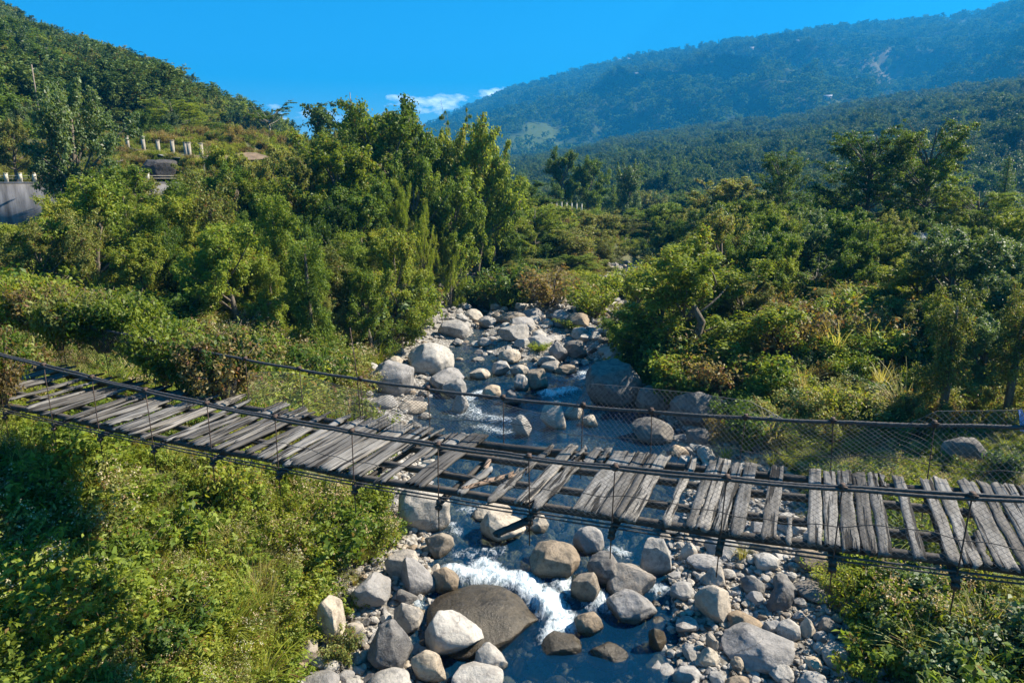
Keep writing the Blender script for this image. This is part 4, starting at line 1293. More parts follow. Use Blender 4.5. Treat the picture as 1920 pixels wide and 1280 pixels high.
HERO = [
 (793, 1026, 1105, 1222, 'slab', 'wet', 'huge flat brown boulder with water sliding over it below the rapids', .40),
 (752, 822, 1046, 1124, 'peak', 'grey', 'sharp peaked grey rock left of the white rapids', .2),
 (806, 862, 1066, 1114, 'round', 'brown', 'brown rounded boulder touching the foam at the top of the rapids', .25),
 (722, 786, 1035, 1090, 'angular', 'grey', 'grey boulder half hidden by bushes left of the peaked rock', .2),
 (796, 910, 1160, 1244, 'angular', 'pale', 'large pale smooth boulder in front of the flat brown slab', .2),
 (688, 778, 1174, 1262, 'peak', 'dark', 'dark pyramid shaped boulder on the left gravel bank', .15),
 (660, 737, 1083, 1148, 'angular', 'pale', 'pale angular boulder beside the left bushes on the gravel bank', .15),
 (738, 796, 1136, 1195, 'angular', 'grey', 'grey boulder between the pale angular one and the brown slab', .2),
 (601, 656, 1128, 1216, 'angular', 'tan', 'tan upright boulder at the edge of the left bank bushes', .15),
 (899, 987, 962, 1022, 'round', 'tan', 'round tan boulder in the clear pool right below the broken deck', .2),
 (884, 962, 950, 978, 'slab', 'tan', 'low tan boulder behind the round one in the pool', .35),
 (984, 1030, 962, 999, 'round', 'tan', 'small tan boulder right of the round one in the pool', .3),
 (747, 846, 912, 1006, 'slab', 'pale', 'huge pale slab on the left water edge below the bridge', .2),
 (797, 853, 998, 1046, 'angular', 'brown', 'brown boulder in the water in front of the huge pale slab', .2),
 (991, 1088, 1021, 1084, 'round', 'brown', 'large round brown boulder above the rapids', .2),
 (1073, 1133, 990, 1040, 'round', 'pale', 'pale domed boulder behind the large round brown one', .2),
 (1102, 1172, 1043, 1107, 'angular', 'dark', 'dark bluish boulder right of the large round brown one', .2),
 (1070, 1125, 1073, 1130, 'round', 'brown', 'brown boulder below the foam in front of the dark bluish one', .25),
 (1137, 1226, 1068, 1136, 'angular', 'tan', 'tan angular boulder right of the rapids', .2),
 (1134, 1231, 1113, 1170, 'slab', 'grey', 'flat grey boulder in front of the tan angular one', .2),
 (1075, 1131, 1149, 1190, 'round', 'brown', 'brown boulder at the foot of the white rapids', .3),
 (1199, 1259, 1009, 1079, 'peak', 'grey', 'tall peaked boulder standing in the dark pool on the right', .2),
 (889, 953, 1211, 1261, 'slab', 'pale', 'pale flat stone at the pool edge near the bottom of the picture', .2),
 (1214, 1249, 1174, 1221, 'angular', 'wet', 'small dark wet rock alone in the lower pool', .3),
 (1010, 1092, 1186, 1226, 'slab', 'wet', 'brown boulder almost under water below the rapids', .6),
 (1100, 1180, 1200, 1240, 'slab', 'wet', 'brown sunken stone in the middle of the lower pool', .7),
 (772, 842, 1222, 1284, 'angular', 'tan', 'tan boulder at the bottom edge beside the pale smooth one', .2),
 (846, 946, 1256, 1304, 'slab', 'pale', 'white flat boulder cut by the bottom edge of the picture', .2),
 (690, 772, 1262, 1310, 'round', 'grey', 'grey boulder cut by the bottom edge left of the white flat one', .2),
 (1254, 1302, 1095, 1128, 'round', 'pale', 'small pale boulder at the right edge of the upper pool', .2),
 (1298, 1370, 1100, 1174, 'angular', 'pale', 'pale angular boulder with a crack on the right cobble bank', .2),
 (1350, 1488, 1185, 1258, 'round', 'grey', 'largest oval grey boulder on the right cobble bank', .2),
 (1436, 1484, 1096, 1150, 'angular', 'dark', 'dark upright boulder in the middle of the right cobble bank', .2),
 (1385, 1432, 1080, 1119, 'round', 'dark', 'dark rounded boulder behind the white cobble on the right bank', .2),
 (1318, 1363, 1066, 1104, 'round', 'grey', 'grey rounded boulder right above the cracked pale one', .2),
 (1396, 1430, 1110, 1137, 'angular', 'pale', 'white angular stone between two dark boulders of the right bank', .2),
 (1427, 1461, 1164, 1195, 'angular', 'pale', 'pale blocky stone above the largest oval boulder', .2),
 (1452, 1499, 1167, 1204, 'round', 'grey', 'grey rounded stone right of the pale blocky one', .2),
 (1499, 1526, 1160, 1196, 'angular', 'pale', 'pale upright stone beside the right bank bushes', .2),
 (1362, 1426, 1150, 1188, 'slab', 'brown', 'brown shaded slab behind the largest oval boulder', .2),
 (1286, 1355, 1046, 1074, 'slab', 'grey', 'long low grey boulder below the bridge on the right', .2),
 (1274, 1305, 1021, 1052, 'angular', 'pale', 'pale stone right of the tall peaked boulder', .2),
 (1488, 1562, 1103, 1132, 'slab', 'dark', 'dark boulder half covered by the right bank bushes', .2),
 (1534, 1570, 1163, 1192, 'round', 'dark', 'dark stone under the leaves at the right bushes', .2),
 (1862, 1936, 1142, 1222, 'angular', 'grey', 'grey boulder at the right edge of the picture beside the bushes', .2),
 (1818, 1892, 1222, 1268, 'slab', 'grey', 'low grey boulder in the lower right corner', .2),
 (1738, 1800, 1064, 1098, 'round', 'pale', 'pale boulder among bushes below the right end of the deck', .2),
 (1650, 1728, 1058, 1088, 'round', 'grey', 'grey boulder just below the deck between two bushes', .2),
 (1322, 1346, 1188, 1222, 'angular', 'tan', 'small tan stone in the shallow right edge of the pool', .25),
 (1304, 1346, 1218, 1254, 'angular', 'tan', 'wet tan stone left of the largest oval boulder', .25),
 (762, 853, 643, 706, 'round', 'pale', 'large domed boulder at the left edge of the middle pool', .15),
 (692, 779, 676, 742, 'round', 'grey', 'huge grey boulder behind the far cable on the left bank', .15),
 (804, 870, 690, 734, 'angular', 'grey', 'grey tilted boulder in front of the large domed one', .2),
 (830, 876, 707, 745, 'round', 'grey', 'rounded grey boulder leaning on the tilted one', .2),
 (846, 880, 737, 776, 'peak', 'pale', 'pale pointed rock in the stream behind the far cable', .2),
 (745, 803, 752, 776, 'slab', 'tan', 'tan flat stone right behind the deck on the left', .2),
 (1014, 1062, 752, 806, 'angular', 'pale', 'pale blocky boulder standing in the blue water behind the deck', .2),
 (958, 998, 774, 820, 'peak', 'grey', 'pointed two toned rock in the blue water close behind the deck', .25),
 (1058, 1092, 757, 786, 'angular', 'tan', 'tan stone right of the pale blocky boulder', .25),
 (1088, 1122, 776, 801, 'slab', 'tan', 'small tan flat stone in front of the dark shaded boulders', .3),
 (934, 994, 608, 643, 'round', 'grey', 'big grey boulder in the middle of the gravel bar', .15),
 (934, 988, 583, 607, 'slab', 'brown', 'brown domed boulder at the back of the gravel bar', .2),
 (1053, 1102, 638, 670, 'round', 'dark', 'dark rounded boulder on the right of the gravel bar', .15),
 (1029, 1064, 636, 680, 'angular', 'grey', 'angular slab leaning on the dark rounded boulder', .2),
 (987, 1028, 690, 731, 'angular', 'brown', 'brown boulder at the lower end of the gravel bar', .2),
 (962, 994, 700, 733, 'round', 'grey', 'grey boulder left of the brown one at the lower end of the bar', .2),
 (1055, 1112, 584, 616, 'angular', 'brown', 'brown wedge shaped boulder below the island bushes', .2),
 (820, 882, 600, 634, 'angular', 'grey', 'grey flat topped boulder on the left of the upper pool', .2),
 (897, 931, 593, 617, 'angular', 'grey', 'grey blocky boulder left of the brown domed one', .2),
 (846, 873, 539, 563, 'round', 'grey', 'grey boulder farthest up the left channel', .2),
 (816, 842, 533, 560, 'round', 'dark', 'dark boulder under the left bushes at the upper channel', .2),
 (880, 920, 690, 712, 'slab', 'tan', 'tan flat rock in the water left of the gravel bar', .25),
 (903, 940, 720, 748, 'slab', 'tan', 'tan slab in the rapid just behind the far cable', .25),
 (944, 980, 730, 761, 'round', 'dark', 'dark wet boulder in the rapid just behind the far cable', .25),
 (1012, 1048, 677, 697, 'slab', 'grey', 'flat grey rock beside the upper white water', .25),
 (1040, 1082, 682, 702, 'slab', 'brown', 'long brown rock beside the upper white water', .25),
 (922, 958, 676, 706, 'angular', 'pale', 'pale boulder on the front edge of the gravel bar', .2),
 (955, 992, 682, 706, 'round', 'pale', 'pale rounded boulder right of the one on the bar front', .2),
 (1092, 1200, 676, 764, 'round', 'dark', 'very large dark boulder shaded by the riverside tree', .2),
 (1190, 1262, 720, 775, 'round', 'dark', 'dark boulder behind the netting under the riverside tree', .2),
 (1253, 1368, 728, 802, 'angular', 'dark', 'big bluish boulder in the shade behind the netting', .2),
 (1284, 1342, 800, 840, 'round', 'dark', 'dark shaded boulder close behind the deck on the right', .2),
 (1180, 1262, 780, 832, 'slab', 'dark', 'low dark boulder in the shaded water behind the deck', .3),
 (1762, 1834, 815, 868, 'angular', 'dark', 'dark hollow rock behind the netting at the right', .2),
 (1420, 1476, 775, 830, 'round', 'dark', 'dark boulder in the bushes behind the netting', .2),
]
hero_objs = []
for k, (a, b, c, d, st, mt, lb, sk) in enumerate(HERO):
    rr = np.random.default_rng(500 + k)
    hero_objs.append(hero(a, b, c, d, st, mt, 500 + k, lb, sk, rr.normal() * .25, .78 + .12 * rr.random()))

# smaller boulders filling the bars and margins
protos = [rock_mesh(900 + k, ['angular', 'angular', 'round', 'slab', 'angular'][k % 5], k < 10, ROCK[['grey', 'pale', 'grey', 'tan', 'pale', 'grey', 'dark', 'pale', 'brown', 'grey', 'pale', 'grey'][k]]) for k in range(12)]
rr = np.random.default_rng(77)
ZONES = [  # name, label, count, size range, sampler box (x0,x1,y0,y1)
 ('left gravel bank', 'grey stone among the rubble of the left bank below the bridge', 40, (.26, .95), (-5.2, -2.3, 12.6, 17.5)),
 ('left pool edge', 'rounded stone in the pile between left bushes and the huge pale slab', 26, (.2, .5), (-6.0, -3.4, 19.5, 25.5)),
 ('right cobble bank', 'rounded stone among the rubble of the right cobble bank', 72, (.26, 1.05), (4.0, 9.0, 12.6, 20.0)),
 ('middle left margin', 'stone on the left margin behind the far cable', 34, (.3, 1.2), (-7.6, -3.6, 27, 40)),
 ('gravel bar', 'stone lying on the gravel bar in midstream', 135, (.4, 1.7), (-3.8, 8.8, 38.0, 56)),
 ('upper channel', 'stone in the upper left channel', 18, (.5, 1.3), (-8, -2.5, 55, 68)),
 ('far channel', 'white stone in the far channel beyond the island', 10, (.6, 1.6), (11, 16, 70, 84)),
 ('right margin', 'dark stone on the shaded right margin behind the deck', 14, (.4, 1.1), (6.0, 9.5, 25, 38)),
]
LOOSE = []
for zn, lb, cnt, (s0_, s1_), (x0, x1, y0, y1) in ZONES:
    made = 0; tries = 0
    while made < cnt and tries < 6000:
        tries += 1
        x = x0 + (x1 - x0) * rr.random(); Y = y0 + (y1 - y0) * rr.random()
        if not (np.interp(Y, YS, VLk) - .4 < x < np.interp(Y, YS, VRk) + .4): continue
        if terrain(x, Y) < wl(Y) - .22 and rr.random() < .93: continue
        sz = s0_ + (s1_ - s0_) * rr.random() ** 1.8
        if any((x - a) ** 2 + (Y - b) ** 2 < (.72 * (c + sz * .5)) ** 2 for a, b, c in ROCKS): continue
        pu_, pv_ = px_of(x, Y, gz(x, Y))
        if not (-40 < pu_ < 1960 and pv_ < 1320): continue
        sx, sy, sh = sz * (.9 + .3 * rr.random()), sz * (.75 + .3 * rr.random()), sz * (.5 + .3 * rr.random())
        LOOSE.append((sz / Y, zn, lb, (x, Y, max(float(terrain(x, Y)), float(wl(Y)) - .15) + sh * .26), (rr.normal() * .18, rr.normal() * .18, rr.random() * 6.28), (sx, sy, sh)))
        ROCKS.append((x, Y, sz * .5)); made += 1
LOOSE.sort(key=lambda q: -q[0])
for k, (_, zn, lb, lc, ro, sc_) in enumerate(LOOSE[:208]):
    q = k % 10
    o = obj('boulder', protos[q], None, lc, ro, sc_)
    tag(o, lb, 'stone', 'stones of the ' + zn)
    o['waterline'] = float(wl(lc[1])) if terrain(lc[0], lc[1]) < wl(lc[1]) + .12 else -50.0
    PROTO_OBJ.setdefault('rock%d' % q, o)
rest = LOOSE[208:]
scatter('rubble', ['rock%d' % q for q in range(10)], np.array([q[3] for q in rest]), np.array([q[4][2] for q in rest]), np.array([q[5] for q in rest]), np.arange(len(rest)) % 10,
        'smaller stones lying between the boulders of the river bed', np.array([q[4][:2] for q in rest]))
RK = np.array(ROCKS)

# cobbles and pebbles nobody could count
rr = np.random.default_rng(78)
keys = [k for k in PROTO_OBJ if k.startswith('rock')]
n = 60000
Y = np.concatenate([12 + 16 * rr.random(n // 2), 12 + 75 * rr.random(n // 2)]); x = -9 + 25 * rr.random(n)
vl = np.interp(Y, YS, VLk); vr = np.interp(Y, YS, VRk)
tz = terrain(x, Y); W = wl(Y)
isl = np.exp(-((x - 3.0) / 5.8) ** 4 - ((Y - 62.5) / 8.5) ** 4)
ok = (x > vl - .5) & (x < vr + .5) & (isl < .4)
dry = tz > W - .12
ok &= dry | (rr.random(n) < .30)
x, Y, tz, dry = x[ok][:15000], Y[ok][:15000], tz[ok][:15000], dry[ok][:15000]
sz = (.05 + .20 * rr.random(len(x)) ** 2.2) * (1 + np.maximum(Y - 20, 0) / 32)
sz = np.where(dry, sz, sz * 2.0 + .1)
scatter('cobbles', keys, np.stack([x, Y, tz + sz * .18], 1), rr.random(len(x)) * 6.28, np.stack([sz * 1.1, sz * .9, sz * .65], 1), rr.integers(0, len(keys), len(x)),
        'pale cobbles and gravel covering the river bed between the boulders', rr.normal(size=(len(x), 2)) * .2)
#PART3
# ------------------------------------------------------------------ trees one can point to
PLANTS = []
def tree_px(u, vtop, Y, wpx, key, label, group=None, cat='tree', rz=None, vbase=None):
    p = at_y(u, vtop, Y)
    f = p[1] * math.cos(PITCH) - (p[2] - H) * math.sin(PITCH)
    wid = wpx * f / F
    zb = float(terrain(p[0], Y)) if vbase is None else max(float(terrain(p[0], Y)), float(at_y(u, vbase, Y)[2]))
    zb -= .15
    h = max(1.0, p[2] - zb)
    PLANTS.append((p[0], Y, wid * .4))
    return plant(key, (p[0], Y, zb), h * 1.02, wid, label, cat, group, (u * 1.7 + vtop) % 6.28 if rz is None else rz)

TREES = [
 (122, 162, 54, 185, 'broad_blue', 'tall grey green tree in front of the grey road wall'),
 (252, 318, 47, 190, 'bushy_a', 'wide bushy tree right of the grey road wall'),
 (418, 276, 56, 118, 'broad_d', 'round pale leaved tree below the white road posts'),
 (388, 335, 39, 118, 'column_a', 'vine covered column tree with a brown draped base on the left bank'),
 (508, 372, 37, 108, 'column_b', 'dark vine covered column tree right of the brown draped one'),
 (335, 345, 43, 96, 'column_b', 'vine covered trunk between the bushy tree and the brown draped column'),
 (592, 262, 57, 84, 'broad_a', 'small dark crowned tree against the pale gap of sky'),
 (657, 193, 60, 58, 'slender_a', 'thin tree with two leaf tufts on top standing against the sky'),
 (688, 222, 62, 50, 'slender_b', 'thin bare stemmed tree beside the one with two tufts'),
 (654, 250, 56, 70, 'column_c', 'dark narrow tree below the thin tufted one'),
 (733, 196, 60, 178, 'broad_b', 'tallest round tree in the middle of the left bank wood'),
 (812, 256, 63, 140, 'broad_d', 'yellow green tree right of the tallest round one'),
 (858, 214, 66, 76, 'sparse_a', 'dark thin crowned tree rising behind the yellow green one'),
 (893, 236, 64, 124, 'broad_b', 'big tree at the right end of the left bank wood'),
 (926, 300, 66, 84, 'broad_a', 'dark tree closing the left bank wood against the blue mountain'),
 (775, 300, 56, 120, 'broad_a', 'dark green tree below the yellow green crown'),
 (850, 330, 57, 120, 'broad_b', 'green tree standing above the yellow hanging grass'),
 (700, 330, 53, 90, 'column_c', 'dark column of leaves left of the yellow feathery slope'),
 (748, 345, 52, 80, 'bushy_lime', 'bright yellow green feathery bush tree on the bank slope'),
 (790, 392, 50, 54, 'bushy_lime', 'small yellow green bush tree right of the bright feathery one'),
 (842, 440, 55, 50, 'bushy_lime', 'yellowish bush tree at the foot of the left wood'),
 (655, 440, 43, 92, 'column_b', 'round topped vine stump left of the bright overhanging bush'),
 (742, 440, 41, 150, 'bushy_b', 'bright leafy bush tree overhanging the left river edge'),
 (600, 460, 39, 130, 'column_a', 'low mound of vines left of the river'),
 (690, 510, 38, 120, 'bushy_a', 'leafy bush tree above the large domed boulder'),
 (560, 300, 50, 110, 'broad_c', 'olive tree below the dry grassy slope'),
 (480, 300, 52, 100, 'broad_c', 'olive leaved tree with pale tips under the road bank'),
 (450, 400, 44, 80, 'column_c', 'dark narrow vine tree behind the two draped columns'),
 (560, 410, 42, 90, 'column_c', 'dark ivy covered trunk behind the low vine mound'),
 (620, 380, 46, 100, 'broad_a', 'dark broad tree left of the column by the feathery slope'),
 (170, 430, 44, 130, 'broad_c', 'olive bush tree below the tall grey green one'),
 (40, 420, 44, 150, 'bushy_b', 'bright rounded bush tree below the grey road wall'),
 (90, 505, 36, 150, 'bushy_a', 'dark bushy tree below the bright rounded one'),
 (240, 455, 38, 140, 'bushy_a', 'green bush tree left of the brown draped column'),
 (12, 225, 66, 80, 'broad_c', 'bush tree above the road at the left edge of the picture'),
 (1000, 390, 76, 150, 'tier_b', 'feathery pale green tree right of the left wood'),
 (958, 330, 84, 100, 'broad_b', 'tree behind the feathery pale green one'),
 (1082, 430, 72, 130, 'column_a', 'vine covered tree below the fence posts'),
 (1135, 450, 76, 70, 'column_a', 'brownish vine column at the right end of the island bank'),
 (1028, 440, 72, 100, 'broad_a', 'dark tree under the feathery pale green one'),
 (940, 440, 68, 110, 'broad_b', 'tree behind the island bushes on the left'),
 (1058, 284, 132, 84, 'broad_a', 'tall dark tree against the mountain, left one of the pair'),
 (1108, 300, 134, 76, 'broad_a', 'dark tree against the mountain, right one of the pair'),
 (1180, 308, 142, 76, 'broad_e', 'pale grey green tree right of the dark pair'),
 (1150, 350, 150, 50, 'conifer_a', 'dark pointed tree between the dark pair and the pale one'),
 (500, 192, 100, 100, 'sparse_a', 'lone open crowned tree leaning into the sky at the end of the left hill'),
 (322, 190, 104, 130, 'tier_b', 'soft brownish green tree behind the white road posts'),
 (395, 232, 108, 100, 'tier_a', 'feathery tree on the hill foot right of the white road posts'),
 (240, 210, 110, 90, 'broad_c', 'olive tree on the slope above the white road posts'),
 (988, 342, 90, 104, 'broad_a', 'dark tree at the inner corner between the left wood and the mountain'),
 (1042, 388, 82, 120, 'bushy_a', 'green bushy tree left of the small fence posts'),
 (1112, 398, 86, 110, 'bushy_c', 'olive bushy tree below the pair of dark trees'),
 (1158, 404, 96, 92, 'broad_c', 'olive tree at the foot of the pale grey green one'),
 (965, 405, 70, 120, 'bushy_b', 'light bushy tree behind the left end of the island'),
 (1204, 392, 108, 100, 'broad_b', 'green tree in the gap right of the pale grey green one'),
 (1262, 384, 104, 110, 'bushy_a', 'green tree in the gap behind the large riverside tree'),
 (1075, 478, 66, 110, 'bushy_a', 'leafy tree standing on the back of the island'),
 (1010, 486, 64, 100, 'bushy_c', 'olive tree standing on the back of the island'),
 (1318, 372, 92, 100, 'broad_a', 'dark tree left of the soft broad one on the right bank'),
 (1545, 352, 74, 110, 'broad_a', 'dark rounded tree left of the two flat crowned trees'),
 (1310, 450, 34, 300, 'broad_near', 'large leafy tree leaning over the right river edge'),
 (1232, 520, 36, 150, 'bushy_a', 'dark lower tree on the river side of the large leafy one'),
 (1392, 520, 38, 150, 'bushy_c', 'olive tree on the bank side of the large leafy riverside one'),
 (1745, 470, 38, 190, 'broad_near', 'bright leafy tree in front of the very large one on the right'),
 (1880, 450, 40, 150, 'bushy_b', 'light leafy tree with yellow tips near the right edge'),
 (1205, 508, 44, 100, 'bushy_b', 'yellow green bush tree at the corner of the far channel'),
 (1185, 580, 40, 90, 'broad_a', 'dark bush tree left of the large riverside tree'),
 (1372, 338, 88, 140, 'broad_c', 'soft broad tree in the middle of the right bank'),
 (1470, 288, 78, 94, 'tier_a', 'dark tall tree with layered top left of the two flat crowned trees'),
 (1640, 250, 64, 185, 'tier_a', 'left one of the two tall flat crowned trees on the right bank'),
 (1752, 236, 60, 165, 'tier_b', 'right one of the two tall flat crowned trees, the highest on the right bank'),
 (1842, 356, 56, 150, 'tier_b', 'low pale flat crowned tree at the foot of the two tall ones'),
 (1893, 300, 92, 54, 'conifer_a', 'dark pointed tree at the right edge of the picture'),
 (1535, 478, 44, 96, 'sparse_a', 'thin sapling with pale leaves right of the large riverside tree'),
 (1468, 470, 48, 100, 'broad_c', 'olive tree behind the large riverside tree'),
 (1600, 400, 58, 120, 'bushy_a', 'dark bush tree below the left flat crowned tree'),
 (1660, 440, 46, 150, 'bushy_b', 'bright bush tree in front of the white roof'),
 (1560, 540, 40, 110, 'column_a', 'vine covered mound on the right slope'),
 (1800, 438, 34, 210, 'broad_blue', 'very large leafy tree on the right in front of the white roof'),
 (1900, 520, 30, 150, 'broad_blue', 'shaded leafy tree at the right edge of the picture'),
 (1700, 560, 33, 150, 'bushy_c', 'grey green bush tree left of the very large leafy one'),
 (1430, 565, 37, 100, 'column_a', 'brown viny mound beside the large riverside tree'),
 (1860, 600, 26, 150, 'broad_blue', 'dark leafy tree above the netting at the right edge'),
]
for t_ in TREES:
    tree_px(*t_)
# hill prototypes that stand where they can be picked out
def hill_tree(h, u, v, key, hgt, label):
    p = surf_hit(h, u, v)
    return plant(key, p - np.array([0, 0, .4]), hgt, None, label, 'tree', None, u)
hill_tree(left_hill, 100, 100, 'hill_a', 10, 'dark tree breaking the skyline high on the left hill')
hill_tree(left_hill, 178, 172, 'broad_red', 11, 'reddish brown tree high on the left hill slope')
hill_tree(left_hill, 232, 222, 'broad_red', 10, 'reddish brown tree low on the left hill above the posts')
hill_tree(left_hill, 28, 118, 'broad_red', 9, 'brownish tree near the left edge high on the left hill')
hill_tree(left_hill, 190, 165, 'hill_b', 10, 'tree in the middle of the left hill slope')
hill_tree(left_hill, 345, 180, 'hill_c', 9, 'spreading tree close under the left hill skyline')
hill_tree(mountain, 1035, 150, 'far_a', 17, 'tiny tree near the skyline of the blue mountain')
hill_tree(mountain, 1262, 104, 'far_b', 16, 'tiny thin tree on the skyline of the blue mountain')

# wood on both banks, tree by tree
rr = np.random.default_rng(5)
SKY_U = [-80, 95, 110, 200, 340, 400, 470, 540, 600, 700, 750, 800, 900, 945, 990, 1150, 1300, 1400, 1500, 1560, 1800, 1920, 2000]
SKY_V = [412, 412, 330, 330, 320, 300, 310, 262, 250, 225, 210, 262, 245, 300, 385, 408, 385, 368, 372, 385, 392, 395, 395]
FILL = []
def fill_trees(cnt, yr, xr_, keys, hr, label, group, test, sky=None):
    made = tries = 0
    while made < cnt and tries < 5000:
        tries += 1
        Y = yr[0] + (yr[1] - yr[0]) * rr.random(); x = xr_(Y)
        if not test(x, Y): continue
        h = hr[0] + (hr[1] - hr[0]) * rr.random()
        if any((x - a) ** 2 + (Y - b) ** 2 < (.5 * c + .16 * h) ** 2 for a, b, c in PLANTS): continue
        z = float(terrain(x, Y)); u, v = px_of(x, Y, z + h)
        if not (-80 < u < 2000): continue
        if v < (np.interp(u, SKY_U, SKY_V) if sky is None else np.interp(u, *sky)): continue
        PLANTS.append((x, Y, h * .28))
        FILL.append((h / Y, keys[rr.integers(len(keys))], (x, Y, z - .15), h, label, group, rr.random() * 6.28)); made += 1
def skyline_ok(x, Y, h):
    u, v = px_of(x, Y, float(terrain(x, Y)) + h)
    return v
fill_trees(52, (47, 100), lambda Y: -30 + 36 * rr.random(), ['broad_a', 'broad_b', 'broad_c', 'column_a', 'column_c', 'broad_d'], (5.0, 10.0), 'leafy tree inside the left bank wood', 'trees of the left bank wood',
           lambda x, Y: x < np.interp(Y, YS, VLk) - 2 and not (x < -20 and 56 < Y < 84) and px_of(x, Y, 0)[0] < 960)
fill_trees(150, (86, 250), lambda Y: .02 * Y + .78 * Y * rr.random(), ['broad_a', 'broad_b', 'broad_c', 'broad_a', 'broad_e', 'bushy_a', 'column_b', 'tier_b', 'bushy_c'], (4, 11), 'tree in the valley wood below the mountain', 'trees of the valley wood',
           lambda x, Y: x > np.interp(Y, YS, VRk) + 2 or Y > 115 or x < np.interp(Y, YS, VLk) - 2)
fill_trees(64, (42, 86), lambda Y: 14 + 46 * rr.random(), ['broad_a', 'bushy_a', 'bushy_c', 'column_b', 'broad_e', 'bushy_b', 'bushy_a'], (4.0, 8.5), 'leafy tree of the right bank wood', 'trees of the right bank wood',
           lambda x, Y: x > np.interp(Y, YS, VRk) + 3)

fill_trees(30, (84, 128), lambda Y: -.75 * Y + .52 * Y * rr.random(), ['broad_c', 'broad_a', 'tier_b', 'bushy_c', 'broad_e'], (4, 8), 'tree on the slope between the upper road and the left hill', 'trees above the upper road',
           lambda x, Y: True, ([-80, 200, 300, 400, 480, 560], [190, 205, 190, 235, 262, 290]))
fill_trees(85, (33, 58), lambda Y: -.78 * Y + (.78 * Y - 7) * rr.random(), ['bushy_a', 'bushy_b', 'bushy_c', 'column_a', 'column_b', 'broad_d', 'column_c', 'column_b'], (3.0, 7.0), 'low bushy tree of the left bank thicket', 'trees of the left bank thicket',
           lambda x, Y: x < np.interp(Y, YS, VLk) - 1.5 and not (x < -24 and Y > 50))
fill_trees(16, (23, 36), lambda Y: 14 + 20 * rr.random(), ['broad_blue', 'broad_e', 'broad_a', 'broad_near', 'column_a'], (3.0, 5.5), 'leafy tree of the shaded right bank behind the bridge', 'trees behind the right end of the bridge',
           lambda x, Y: x > .66 * Y and x < .85 * Y)
fill_trees(60, (80, 160), lambda Y: .02 * Y + .25 * Y * rr.random(), ['bushy_a', 'broad_b', 'bushy_c', 'broad_d', 'column_a', 'bushy_a'], (3.0, 9.5), 'tree in the valley wood below the mountain', 'trees of the valley wood',
           lambda x, Y: not (np.interp(Y, YS, VLk) - 1.5 < x < np.interp(Y, YS, VRk) + 1.5))
FILL.sort(key=lambda q: -q[0])
for _, k_, lc, h, lb, gr, rz in FILL[:212]:
    plant(k_, lc, h, None, lb, 'tree', gr, rz)
rest = FILL[212:]
ks = sorted({q[1] for q in rest if q[1] in PROTO_OBJ})
rest = [q for q in rest if q[1] in PROTO_OBJ]
scatter('woodland', ks, np.array([q[2] for q in rest]), np.array([q[6] for q in rest]), np.array([q[3] / 9.9 for q in rest]), np.array([len(ks) - 1 - ks.index(q[1]) for q in rest]), 'small far trees of the valley woods')
